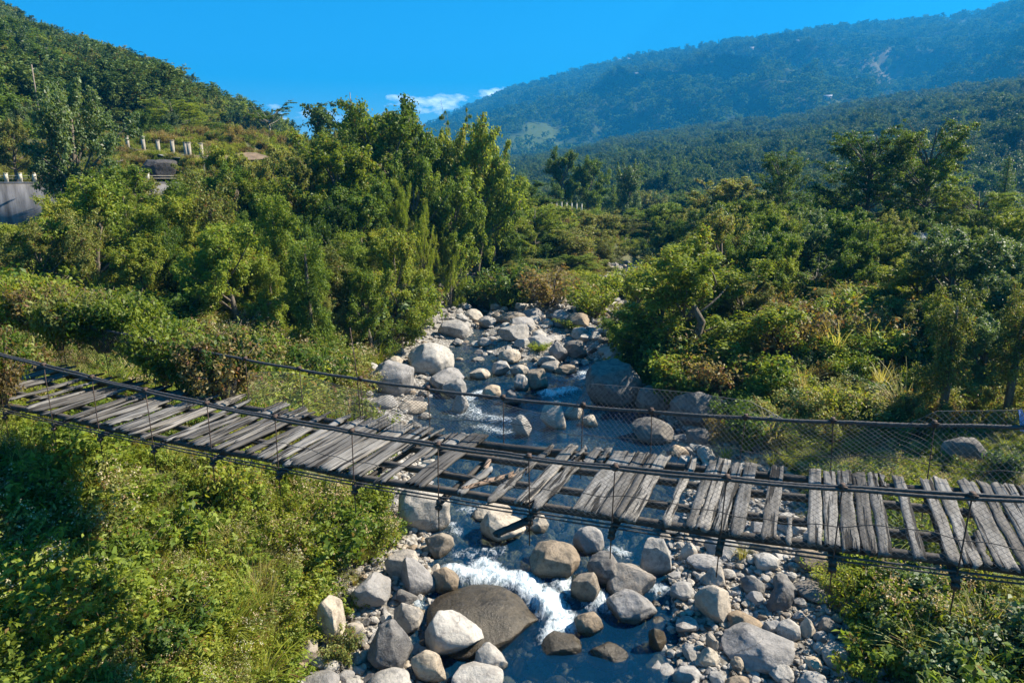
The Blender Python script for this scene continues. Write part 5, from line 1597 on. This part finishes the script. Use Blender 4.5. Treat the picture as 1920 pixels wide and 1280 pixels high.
# ------------------------------------------------------------------ shrubs one can point to
def shrub_px(u, v, wpx, hpx, key, label, group=None, cat='shrub'):
    p = ground_px(u, v); d = ray(u, v)
    f = p[1] * math.cos(PITCH) - (p[2] - H) * math.sin(PITCH)
    e = math.asin(-d[2])
    wid = wpx * f / F; hh = max(.3, (hpx * f / F - .3 * wid * math.sin(e)) / math.cos(e))
    hd = unit(np.array([d[0], d[1]]))
    x, Y = p[0] + hd[0] * wid * .3, p[1] + hd[1] * wid * .3
    return plant(key, (x, Y, gz(x, Y) - .08), hh, wid if cat != 'grass' else None, label, cat, group, u % 6.28)
SHRUBS = [
 (1690, 1215, 190, 150, 'weed_b', 'bush with pinkish seed heads on the right bank below the deck'),
 (1600, 1180, 130, 110, 'weed_a', 'green bush left of the one with pinkish seed heads'),
 (1790, 1230, 150, 130, 'weed_b', 'seed topped bush right of the pinkish one on the right bank'),
 (1640, 1275, 160, 100, 'weed_e', 'broad leaved bush at the bottom edge on the right bank'),
 (1760, 1285, 150, 90, 'weed_a', 'low green bush at the bottom edge on the right'),
 (1560, 1120, 110, 60, 'weed_c', 'pale green bush just below the deck on the right cobbles'),
 (1650, 1130, 120, 70, 'bush_f', 'yellow green bush under the deck between two boulders'),
 (1850, 1150, 90, 90, 'bush_c', 'dry olive bush beside the boulder at the right edge'),
 (1590, 1280, 90, 70, 'weed_e', 'leafy plant beside the largest oval boulder'),
 (690, 1060, 120, 110, 'weed_b', 'seed topped bush spilling over the left gravel bank'),
 (620, 1000, 130, 110, 'weed_b', 'seed topped bush below the deck on the left slope'),
 (700, 980, 90, 80, 'bush_b', 'bright bush hanging over the rubble at the left pool edge'),
 (560, 1080, 150, 110, 'weed_a', 'green bush on the left slope above the gravel bank'),
 (440, 970, 160, 120, 'weed_c', 'pale bush in the middle of the left slope'),
 (120, 960, 200, 130, 'bush_a', 'dark leafy bush on the upper left slope below the deck'),
 (60, 1180, 190, 150, 'bush_a', 'dark shaded bush in the lower left corner'),
 (250, 1110, 160, 120, 'weed_e', 'broad leaved plant in the lower left thicket'),
 (330, 1250, 170, 110, 'bush_d', 'dark low bush at the bottom edge on the left'),
 (180, 640, 190, 110, 'bush_a', 'dense bright hedge bush behind the left end of the bridge'),
 (60, 640, 180, 120, 'bush_b', 'pale leaved hedge bush at the left edge behind the bridge'),
 (300, 650, 160, 90, 'bush_d', 'dark hedge bush behind the upper netting'),
 (30, 730, 130, 120, 'bush_c', 'olive bush growing around the left bridge end'),
 (60, 680, 80, 60, 'bush_e', 'rusty brown bush on top of the left bridge end'),
 (360, 600, 90, 70, 'bush_f', 'lime green mound of creepers behind the far cable'),
 (480, 640, 130, 70, 'bush_c', 'olive bush right of the lime green mound'),
 (580, 660, 120, 70, 'weed_a', 'green weeds left of the huge grey boulder'),
 (700, 640, 150, 110, 'bush_g', 'blue green bush above the huge grey boulder'),
 (770, 620, 120, 100, 'bush_a', 'leafy bush hanging over the large domed boulder'),
 (1400, 860, 110, 55, 'tuft_d', 'bright green grass tuft between planks and shaded boulders'),
 (1360, 870, 80, 45, 'tuft_a', 'grass tuft left of the bright green one'),
 (1390, 1060, 60, 45, 'tuft_b', 'dry straw grass tuft on the right cobbles below the deck'),
 (1650, 800, 120, 80, 'bush_c', 'olive bush behind the far cable on the right'),
 (1560, 800, 120, 90, 'weed_a', 'green bush behind the far cable right of the shaded boulders'),
 (1480, 700, 130, 130, 'bush_e', 'brown dry bush on the right slope'),
 (1560, 700, 130, 110, 'tuft_b', 'tall straw coloured grass on the right slope'),
 (1630, 690, 110, 100, 'tuft_b', 'tall straw grass right of the first clump on the right slope'),
 (1570, 620, 90, 60, 'bush_f', 'bush with yellow leaves on the right slope'),
 (890, 575, 100, 60, 'bush_a', 'green bush on the left of the midstream island'),
 (960, 580, 110, 75, 'bush_d', 'dark bush on the midstream island'),
 (1030, 590, 130, 80, 'bush_e', 'brownish bush in the middle of the midstream island'),
 (1110, 600, 100, 70, 'bush_b', 'bright bush at the right end of the midstream island'),
 (1160, 560, 80, 60, 'bush_f', 'lime bush beside the far channel'),
 (1215, 545, 70, 60, 'bush_f', 'yellow green bush left of the large riverside tree'),
 (1070, 620, 60, 25, 'bush_b', 'small green plant among stones of the gravel bar'),
 (1010, 660, 40, 18, 'bush_f', 'small yellow green plant on the gravel bar'),
 (400, 1110, 60, 60, 'tuft_c', 'long leaved plant with yellow drooping blades on the left slope'),
 (480, 1060, 110, 80, 'tuft_c', 'clump of long reed leaves in the left slope thicket'),
 (540, 930, 90, 70, 'tuft_c', 'reed clump right below the deck on the left slope'),
 (250, 1240, 120, 90, 'tuft_c', 'reed clump near the bottom edge on the left'),
 (440, 1200, 110, 80, 'tuft_b', 'dry grass clump near the bottom of the left slope'),
 (600, 640, 110, 60, 'tuft_a', 'grass clump behind the far cable left of the river'),
 (350, 1060, 130, 110, 'weed_f', 'plant with big leaves in the middle of the left slope'),
 (200, 1180, 120, 100, 'weed_g', 'light big leaved plant low on the left slope'),
 (520, 1180, 110, 90, 'tuft_e', 'thin dry stalks near the foot of the left slope'),
 (640, 1250, 80, 60, 'bush_c', 'olive bush at the bottom edge beside the gravel bank'),
 (300, 840, 110, 60, 'weed_d', 'weeds right under the deck edge on the left'),
 (1880, 900, 60, 60, 'bush_g', 'bluish bush behind the netting at the right edge'),
]
for q in SHRUBS:
    shrub_px(*q, cat='grass' if q[4].startswith('tuft') else 'shrub')

# creepers draped over the far cable and over the left end of the bridge
rr = np.random.default_rng(33)
for i in range(34):
    s_ = -21.5 + 9.6 * (i + .5 * rr.random()) / 34; n_ = 2.35 + .9 * rr.random()
    q = BP + BB * s_ + BN * n_
    zt = float(cz_(s_)) + .10 + .25 * rr.random() + (.35 if s_ < -15 else 0)
    zb = zt - 1.0 - .5 * rr.random()
    plant(['bush_a', 'bush_b', 'bush_d', 'bush_c', 'bush_e', 'weed_c', 'bush_b'][int(rr.integers(0, 7))] if s_ < -13.4 else ['bush_e', 'bush_c', 'bush_d'][i % 3], (q[0], q[1], zb), zt - zb, 1.15 + .5 * rr.random(), 'creeper draped over the far cable at the left end of the bridge', 'creeper', 'creepers draped over the far cable', rr.random() * 6.28, 'creeper')
for i in range(11):
    s_ = -20.5 + 5.3 * (i + .5 * rr.random()) / 11; n_ = -.35 - .3 * rr.random() + ((.2 + .8 * rr.random()) if s_ < -15.6 else 0)
    q = BP + BB * s_ + BN * n_
    zt = float(cz_(s_)) + .05 + .35 * rr.random(); zb = zt - 1.25
    plant(['bush_c', 'bush_a', 'bush_e', 'bush_b'][i % 4], (q[0], q[1], zb), zt - zb, .9 + .3 * rr.random(), 'creeper hanging over the near cable at the left edge of the picture', 'creeper', 'creepers over the near cable', rr.random() * 6.28, 'creeper')

# ------------------------------------------------------------------ undergrowth nobody could count
rr = np.random.default_rng(91)
def clear_of_rocks(x, Y, m=.85):
    ok = np.ones(len(x), bool)
    for a, b, c in ROCKS:
        ok &= (x - a) ** 2 + (Y - b) ** 2 > (c * m) ** 2
    return ok
def under(name, n, box, keys, hr, label, side, wts=None, extra=None, patch=.25):
    x = box[0] + (box[1] - box[0]) * rr.random(n); Y = box[2] + (box[3] - box[2]) * rr.random(n)
    vl = np.interp(Y, YS, VLk); vr = np.interp(Y, YS, VRk)
    ok = (x < vl + .15 + .5 * rr.normal(size=n) * .5) if side < 0 else ((x > vr - .15 + .25 * rr.normal(size=n)) if side > 0 else np.ones(n, bool))
    if extra is not None: ok &= extra(x, Y)
    x, Y = x[ok], Y[ok]
    ok = clear_of_rocks(x, Y); x, Y = x[ok], Y[ok]
    h = (hr[0] + (hr[1] - hr[0]) * rr.random(len(x)) ** 1.5) * np.clip(1 + 1.2 * fbm(x * .35, Y * .35, 71, 3), .35, 2)
    # patches of one kind grow together
    pn = vnoise(x * patch, Y * patch, 73) + .5 + .35 * (rr.random(len(x)) - .5)
    w_ = np.cumsum(np.asarray(wts or [1] * len(keys), float)); w_ /= w_[-1]
    idx = np.clip(np.searchsorted(w_, np.clip((pn - .12) / .76, 0, .999)), 0, len(keys) - 1)
    mixm = rr.random(len(x)) < .35
    idx[mixm] = np.searchsorted(w_, rr.random(mixm.sum()))
    P = np.stack([x, Y, terrain(x, Y) - .06], 1)
    order = np.argsort(0 * idx)
    # Join Geometry lists its first link last
    return scatter(name, keys, P, rr.random(len(x)) * 6.28, np.maximum(h, .25), idx, label, rr.normal(size=(len(x), 2)) * .14)
WK = ['weed_a', 'weed_b', 'tuft_c', 'weed_c', 'weed_f', 'tuft_a', 'weed_d', 'weed_g', 'weed_e', 'bush_a', 'tuft_b', 'tuft_e']
under('undergrowth', 5200, (-24, -3.2, 7, 26), WK, (.42, 1.15), 'tangle of weeds, reeds and low bushes covering the left slope below the bridge', -1, [2.6, 2.4, 2.4, 2.2, 1.0, 1.8, 2, 1.2, 1, .8, 1.0, .9], patch=.45)
under('undergrowth', 4200, (-50, -5, 24, 62), ['weed_a', 'bush_a', 'weed_c', 'bush_c', 'tuft_a', 'bush_b', 'weed_d', 'bush_d', 'tuft_b', 'bush_e'], (.7, 2.0), 'thicket of bushes and creepers on the left bank behind the bridge', -1, [2, 2, 2, 2, 1, 1.6, 1.5, 1.3, .6, .5], lambda x, Y: ~((x < -25) & (Y > 55.0)), .16)
under('undergrowth', 6500, (-46, 34, 60, 140), ['bush_a', 'bush_c', 'bush_b', 'bush_d', 'tuft_b', 'bush_e', 'weed_c'], (.8, 1.8), 'bushes under the left bank wood', -1, [2, 2, 1.5, 1.5, .8, .8, 1], lambda x, Y: ~((x < -20) & (Y > 59.0) & (Y < 84)), .1)
under('undergrowth', 2600, (-56, -14, 61.5, 95), ['tuft_b', 'bush_c', 'bush_e', 'weed_d', 'weed_a', 'bush_a'], (.5, 1.1), 'dry grass and low bushes on the slope around the upper road', -1, [1.5, 2, 1.2, 1.5, 1.5, 1], lambda x, Y: ~((Y > 60) & (Y < 66.6) & (x < -26)), .12)
under('undergrowth', 2000, (7, 24, 8, 26), ['weed_a', 'weed_b', 'weed_c', 'weed_d', 'tuft_a', 'weed_e', 'tuft_b', 'bush_g'], (.4, 1.0), 'weeds and low bushes on the right bank by the bridge', 1, [2.5, 2.5, 2, 2, 1, 1.5, 1, 1.2], lambda x, Y: rr.random(len(x)) < .35 + .65 * smooth((x - np.interp(Y, YS, VRk)) / 2.5), .4)
under('undergrowth', 4600, (6, 62, 24, 80), ['bush_c', 'bush_a', 'bush_g', 'weed_d', 'tuft_b', 'bush_a', 'bush_e', 'bush_d', 'weed_a', 'bush_d'], (.7, 2.0), 'thicket of dry grass and bushes on the right bank behind the bridge', 1, [2, 2, 1.5, 2, 1.4, 1.5, .8, 1.2, 1.2, 1.4], None, .16)
under('undergrowth', 3600, (8, 200, 76, 260), ['bush_a', 'bush_d', 'bush_c', 'bush_d', 'bush_g'], (1.0, 2.4), 'bushes of the valley floor below the mountain', 1, None, None, .06)
under('undergrowth', 760, (-4.5, 10.5, 52, 73), ['bush_a', 'bush_e', 'bush_d', 'bush_b', 'tuft_a', 'bush_c'], (.8, 1.9), 'bushes covering the midstream island', 0, None, lambda x, Y: np.exp(-((x - 3.0) / 5.8) ** 4 - ((Y - 62.5) / 8.5) ** 4) > .45, .3)

# ------------------------------------------------------------------ forests on the hills
def hill_forest(name, h, n, a0, a1, r0, r1, keys, hr, label, reject=None, seed=3):
    g = np.random.default_rng(seed)
    r = np.sqrt(r0 ** 2 + (r1 ** 2 - r0 ** 2) * g.random(n)); A = a0 + (a1 - a0) * g.random(n)
    X = np.sin(A) * r; Y = np.cos(A) * r
    Z = h(X, Y, A, r)
    Zt = terrain(X, Y)
    ok = (Z > Zt - 1)
    if reject is not None: ok &= g.random(n) > reject(X, Y)
    dens = smooth(.78 + 1.1 * fbm(X / 35, Y / 35, 95))
    ok &= g.random(n) < dens
    X, Y, Z, A = X[ok], Y[ok], Z[ok], A[ok]
    hh = (hr[0] + (hr[1] - hr[0]) * g.random(len(X)) ** 1.6) / 10.0
    P = np.stack([X, Y, Z - .4], 1)
    sc = np.stack([hh * (.85 + .4 * g.random(len(X)))] * 2 + [hh], 1)
    scatter(name, keys, P, g.random(len(X)) * 6.28, sc, g.integers(0, len(keys), len(X)), label)
hill_forest('hillside_forest', left_hill, 9000, R(-62), R(-12), 92, 392, ['broad_a', 'hill_b', 'hill_a', 'broad_e', 'hill_a', 'bushy_a', 'hill_c', 'broad_c'], (5, 15), 'dense dark green forest covering the left hill', None, 1)
hill_forest('ridge_forest', ridge, 17000, R(-7), R(46), 195, 1065, ['hill_a', 'hill_b', 'broad_a', 'hill_c', 'hill_a', 'hill_b', 'conifer_a'], (7, 22), 'dark forest on the near ridge below the mountain', None, 2)
hill_forest('mountain_forest', mountain, 34000, R(-17), R(42), 1150, 2930, ['far_a', 'far_a', 'far_b', 'far_a'], (9, 30), 'hazy blue forest covering the far mountain', lambda X, Y: np.maximum(field_mask(X, Y), scar_mask(X, Y) * .8) * .82, 3)
g_ = np.random.default_rng(4)
n = 5200
r = np.sqrt(190 ** 2 + (480 ** 2 - 190 ** 2) * g_.random(n)); A = R(-12) + R(56) * g_.random(n)
X = np.sin(A) * r; Y = np.cos(A) * r
ok = terrain(X, Y) > ridge(X, Y, A, r) - 4
X, Y = X[ok], Y[ok]
hh = (.7 + .7 * g_.random(len(X)))
scatter('valley_forest', ['broad_a', 'broad_c', 'broad_e', 'hill_a', 'hill_b'], np.stack([X, Y, terrain(X, Y) - .3], 1), g_.random(len(X)) * 6.28, hh, g_.integers(0, 5, len(X)), 'forest filling the valley floor towards the ridge')

# ------------------------------------------------------------------ roads, walls and posts on the left
def strip(name, P, wd, mat):
    P = np.asarray(P, float); T = np.gradient(P, axis=0); T[:, 2] = 0; T = unit(T)
    s_ = np.stack([-T[:, 1], T[:, 0], 0 * T[:, 0]], 1)
    V = np.concatenate([P - s_ * wd / 2, P + s_ * wd / 2]); n = len(P)
    Q = [[i, i + 1, n + i + 1, n + i] for i in range(n - 1)]
    return tag(obj(name, mesh_np(name, V, Q, None, [mat])), kind='structure')
xs = np.arange(-75, -26, 1.0)
strip('road', np.stack([xs, np.full_like(xs, 63.6), np.full_like(xs, 10.36)], 1), 5.4, ASPH)
mb = MB(); mb.box((-51, 60.55, 7.6), (46, .7, 5.5)); mb.box((-51, 60.5, 10.42), (46, .86, .14))
tag(obj('retaining_wall', mb.mesh('retaining_wall', [CONC])), 'tall stained grey concrete wall carrying the road on the left', 'wall')
post_me = MB(); post_me.box((0, 0, .36), (.22, .22, .72)); post_me.box((0, 0, .74), (.27, .27, .06)); post_me = post_me.mesh('road_post', [CONC_WHITE])
for i in range(20):
    x = -31.4 - 1.22 * i
    o = obj('road_post', post_me, None, (x, 60.5, 10.48))
    tag(o, 'pale concrete post of the guard rail on top of the grey road wall', 'post', 'guard rail posts on the road wall')
mb = MB()
mb.tube([[-73, 60.5, 11.02], [-28.6, 60.5, 11.02]], .022, 6); mb.tube([[-73, 60.5, 10.8], [-28.6, 60.5, 10.8]], .022, 6)
tag(obj('guard_rail', mb.mesh('guard_rail', [CONC_WHITE])), 'pale rails running between the concrete posts on the road wall', 'rail')
POST_OLD = simple_mat('weathered_post', (.29, .26, .205), .9, noise=.35, scale=4)
# upper bend of the road with weathered white posts
UP = [(206, 250, 82), (237, 253, 80), (267, 257, 78), (295, 264, 76), (322, 264, 73.5), (347, 268, 71.5), (353, 268, 69.5), (376, 270, 68)]
pts = []
for i, (u, vt, Yd) in enumerate(UP):
    p = at_y(u, vt, Yd)
    hgt = 1.35 + .2 * (i % 3 == 2)
    m = MB(); m.box((0, 0, hgt / 2 - .3), (.30, .28, hgt + .6)); m.box((0, 0, hgt + .03), (.37, .35, .08))
    tag(obj('road_post', m.mesh('road_post', [POST_OLD]), None, (p[0], Yd, p[2] - hgt), None), 'weathered white post along the upper road bend', 'post', 'posts along the upper road bend')
    pts.append([p[0], Yd, p[2] - hgt])
pts = np.array(pts)
q = np.concatenate([[pts[0] + (pts[0] - pts[1]) * 4], pts])
off = q + np.array([-.6, 2.4, .02])
strip('upper_road', off, 4.2, CONC)
mb = MB()
for a, b in zip(q[:-1], q[1:]):
    c = (a + b) / 2; dv = b - a; ln = np.linalg.norm(dv); X_ = dv / ln; Y_ = unit(np.cross([0, 0, 1], X_)); Z_ = np.cross(X_, Y_)
    mb.box(c + Y_ * .0 - Z_ * .75, (ln * .999, .5, 1.5), [X_, Y_, Z_])
tag(obj('kerb_wall', mb.mesh('kerb_wall', [CONC])), 'low pale wall under the white posts of the upper road bend', 'wall')
# earth bank that carries the upper road
V = []; 
for k, off_ in enumerate(((6, 7.0, .4), (3.2, 5.2, .0), (-.1, .3, -.06), (1.0, -3.5, -2.6), (2.0, -8, -6.5))):
    V.append(q + np.array(off_) + .3 * np.stack([0 * q[:, 0], 0 * q[:, 0], fbm(q[:, 0] * .3, q[:, 1] * .3 + k, 4) * (k > 2)], 1))
V = np.concatenate(V); n = len(q)
Q = [[k * n + i, k * n + i + 1, (k + 1) * n + i + 1, (k + 1) * n + i] for k in range(4) for i in range(n - 1)]
DRY = simple_mat('dry_earth', (.20, .135, .075), .95, noise=.5, scale=1.2)
tag(obj('road_bank', mesh_np('road_bank', V, Q, None, [DRY], True)), kind='structure')
# plants on that bank
m_ = 420
i0 = rr.integers(0, n - 1, m_); ft = rr.random(m_)[:, None]; dn = rr.random(m_)[:, None]
Pb = q[i0] * (1 - ft) + q[i0 + 1] * ft + np.array([[.5, -2.0, -1.4]]) * (.3 + 2.2 * dn)
scatter('bank_plants', ['bush_c', 'tuft_b', 'bush_e', 'bush_b', 'weed_c'], Pb, rr.random(m_) * 6.28, .4 + .8 * rr.random(m_), rr.integers(0, 5, m_), 'dry grass and bushes on the bank of the upper road')
p = at_y(296, 300, 66)
o = obj('boulder', rock_mesh(1700, 'angular', True, ROCK['black']), None, (p[0], 66, p[2] - .9), (0, 0, .4), (3.2, 2.6, 1.9)); o['waterline'] = -50.0
tag(o, 'big dark rock below the white posts of the upper road', 'boulder')
# fence posts on the far bank behind the left wood
for i in range(13):
    u = 978 + 9.4 * i; Yd = 112
    p = at_y(u, 372 + .9 * i, Yd)
    m = MB(); m.box((0, 0, -.1), (.22, .2, 2.0)); m.box((0, 0, .93), (.28, .26, .06))
    tag(obj('fence_post', m.mesh('fence_post', [CONC_WHITE]), None, p - np.array([0, 0, .9])), 'small pale post of the fence on the far bank', 'post', 'fence posts on the far bank')
V = [];
us = np.arange(960, 1130, 8)
for dy, dz0 in ((12, -1.6), (0.6, -1.7), (-.8, -2.2), (-4, -7), (-6, -10)):
    V.append(np.array([at_y(u, 372 + .096 * (u - 978), 112) + np.array([0, dy, dz0]) for u in us]))
V = np.concatenate(V); n = len(us)
tag(obj('far_bank', mesh_np('far_bank', V, [[k * n + i, k * n + i + 1, (k + 1) * n + i + 1, (k + 1) * n + i] for k in range(4) for i in range(n - 1)], None, [SOIL], True)), kind='structure')
m_ = 150
fi = rr.random(m_); uu = 960 + 165 * fi
Pb = np.array([at_y(u, 372 + .096 * (u - 978), 112) for u in uu]) + np.stack([0 * uu, -1.2 - 4 * rr.random(m_), 0 * uu], 1)
Pb[:, 2] = Pb[:, 2] - 2.6 - (-Pb[:, 1] + 110.8) * 1.5
scatter('bank_plants', ['bush_c', 'bush_a', 'bush_d', 'bush_b'], Pb, rr.random(m_) * 6.28, 1.4 + 1.2 * rr.random(m_), rr.integers(0, 4, m_), 'creepers hanging over the far bank below the fence posts')

# ------------------------------------------------------------------ poles, wires, houses
def pole(u, vt, Y, hgt, r, label, arm=False):
    p = at_y(u, vt, Y)
    root = bpy.data.objects.new('utility_pole', None); COL.objects.link(root)
    root.location = (p[0], Y, p[2] - hgt)
    tag(root, label, 'pole')
    m = MB(); m.tube([[0, 0, -.5], [0, 0, hgt * .5], [0, 0, hgt]], [r * 1.15, r, r * .8], 8); obj('shaft', m.mesh('shaft', [POLE_M], True), root)
    if arm:
        m = MB(); m.box((0, 0, hgt - .25), (1.3, .09, .1)); 
        for sx in (-.55, 0, .55): m.tube([[sx, 0, hgt - .2], [sx, 0, hgt + .02]], .04, 6)
        obj('cross_arm', m.mesh('cross_arm', [POLE_M]), root)
    return p
pole(59, 121, 78, 7.0, .08, 'thin pole rising behind the tall grey green tree on the left')
pa = pole(1851, 394, 62, 5.5, .11, 'left one of the two thin poles beside the low flat crowned tree', True)
pb = pole(1864, 398, 62.5, 5.3, .11, 'right one of the two thin poles beside the low flat crowned tree')
pole(1898, 432, 48, 4.0, .10, 'short dark pole at the right edge')
pole(755, 184, 64, 6.0, .05, 'thin bare stem poking above the tallest round tree')
m = MB()
for (u0, v0), (u1, v1), Y0, Y1 in (((1440, 352), (1850, 398), 95, 62), ((1460, 365), (1851, 408), 95, 62), ((1480, 398), (1690, 420), 90, 60)):
    a = at_y(u0, v0, Y0); b = at_y(u1, v1, Y1); t = np.linspace(0, 1, 16)[:, None]
    P = a + (b - a) * t; P[:, 2] -= (.8 * 4 * t * (1 - t))[:, 0]
    m.tube(P, .018, 4)
tag(obj('power_wires', m.mesh('power_wires', [CABLE])), 'thin power wires crossing in front of the two flat crowned trees', 'wires')

def house(loc, sx, sy, sz, rz, label, roofm=None, wallm=None, group=None):
    root = bpy.data.objects.new('house', None); COL.objects.link(root)
    root.location = [float(c) for c in loc]; root.rotation_euler = (0, 0, rz)
    tag(root, label, 'house', group)
    m = MB(); m.box((0, 0, sz * .35), (sx, sy, sz * 1.3)); obj('wall', m.mesh('wall', [wallm or HOUSEWALL]), root)
    ov = .12 * sx; h = sz * 1.02; k = sz * .45
    V = [[-sx / 2 - ov, -sy / 2 - ov, h - .1], [sx / 2 + ov, -sy / 2 - ov, h - .1], [sx / 2 + ov, sy / 2 + ov, h - .1], [-sx / 2 - ov, sy / 2 + ov, h - .1], [-sx / 2 - ov, 0, h + k], [sx / 2 + ov, 0, h + k]]
    V = np.array(V); V2 = V + [0, 0, .08 * sz]
    mb = MB(); mb.add(np.concatenate([V, V2]), [[0, 1, 5, 4], [3, 4, 5, 2], [6, 10, 11, 7], [9, 8, 11, 10], [0, 6, 7, 1], [2, 8, 9, 3], [0, 4, 10, 6], [4, 3, 9, 10], [1, 7, 11, 5], [5, 11, 8, 2]])
    obj('roof', mb.mesh('roof', [roofm or TIN]), root)
    win = MB()
    for fx in (-.28, .28): win.box((fx * sx, -sy / 2 - .01 * sx, sz * .55), (.16 * sx, .03 * sx, .36 * sz))
    obj('window', win.mesh('window', [JOIST]), root)
p = at_y(1728, 442, 52)
house((p[0], 52, p[2] - 3.15), 1.7, 2.2, 2.2, .15, 'small house with a white tin roof behind the bushes on the right bank')
FH = [(ridge, 1506, 283, 'white roofed house on the near ridge left of the flat crowned trees'), (ridge, 1850, 222, 'white house high on the near ridge at the right'), (ridge, 1904, 211, 'white house at the right edge of the near ridge'),
      (ridge, 1733, 182, 'pale house on the crest of the near ridge'), (mountain, 1176, 118, 'tiny white house near the crest of the mountain'), (mountain, 1160, 120, 'tiny house left of the white one near the mountain crest'), (mountain, 1492, 88, 'tiny white house below the mountain skyline on the right'),
      (mountain, 1406, 100, 'tiny pale house high on the mountain'), (mountain, 1190, 148, 'tiny white house halfway up the mountain'), (ridge, 1874, 247, 'bluish roofed house among trees on the near ridge'), (mountain, 1545, 198, 'tiny pale house low on the mountain')]
for i, (h, u, v, lb) in enumerate(FH):
    p = surf_hit(h, u, v); sc_ = 1.0 if h is ridge else 1.9
    house(p + np.array([0, -6 * sc_, 2.0 * sc_ + (1 if h is ridge else 3)]), 6 * sc_, 4 * sc_, 3.0 * sc_, .2 * ((i % 5) - 2), lb)
# blue white plastic hanging at the far cable by the right edge
pS, pZ = b_s(1913, 778, WID)
m = MB(); Vc = []
for i in range(7):
    for j in range(4):
        t = i / 6; q_ = j / 3 - .5
        Vc.append([pS + .02 + .10 * t + q_ * .05 * (1 + t), WID + .12 + .03 * math.sin(q_ * 5 + t * 4), pZ - BZ + .04 - .30 * t])
Vc = np.array(Vc); V2 = Vc + [0, .008, 0]
Q = [[i * 4 + j, i * 4 + j + 1, (i + 1) * 4 + j + 1, (i + 1) * 4 + j] for i in range(6) for j in range(3)]
m.add(Vc, Q); m.add(V2, [x[::-1] for x in Q])
o = obj('plastic_strip', m.mesh('plastic_strip', [BLUECLOTH], True)); o.matrix_world = bridge.matrix_basis.copy()
tag(o, 'pale blue strip of plastic hanging on the far cable at the right edge', 'plastic strip')

# a cloud above the mountain: its shadow lies on the slope
cp = surf_hit(mountain, 1290, 158) + np.array(S[:]) * 1150
rr = np.random.default_rng(12); cb = MB(); V3, T3 = ICO3
for i in range(26):
    a_ = rr.random() * 6.28; q_ = math.sqrt(rr.random())
    c = np.array([math.cos(a_) * q_ * 190, math.sin(a_) * q_ * 120, 25 * rr.normal()])
    cb.add(V3 * (40 + 60 * rr.random()) * np.array([1, 1, .5]) * (1 + .12 * np.cos(V3 @ rr.normal(size=3) * 4))[:, None] + c + cp, None, T3)
CLOUD = simple_mat('cloud_white', (.85, .86, .88), 1.0, noise=.03, bump=0)
tag(obj('clouds', cb.mesh('clouds', [CLOUD], True)), kind='structure')

# ------------------------------------------------------------------ haze
HAZE_DENSITY = 0.00028
hm, t, o_ = new_mat('haze_air')
pv = nd(t, 'ShaderNodeVolumePrincipled')
pv.inputs['Color'].default_value = (.025, .345, .79, 1)
pv.inputs['Density'].default_value = HAZE_DENSITY
pv.inputs['Anisotropy'].default_value = 0.1
t.links.new(pv.outputs[0], o_.inputs['Volume'])
hb = MB(); hb.box((0, 0, 440), (10600, 10600, 900))
ho = obj('haze', hb.mesh('haze', [hm])); tag(ho, kind='stuff')
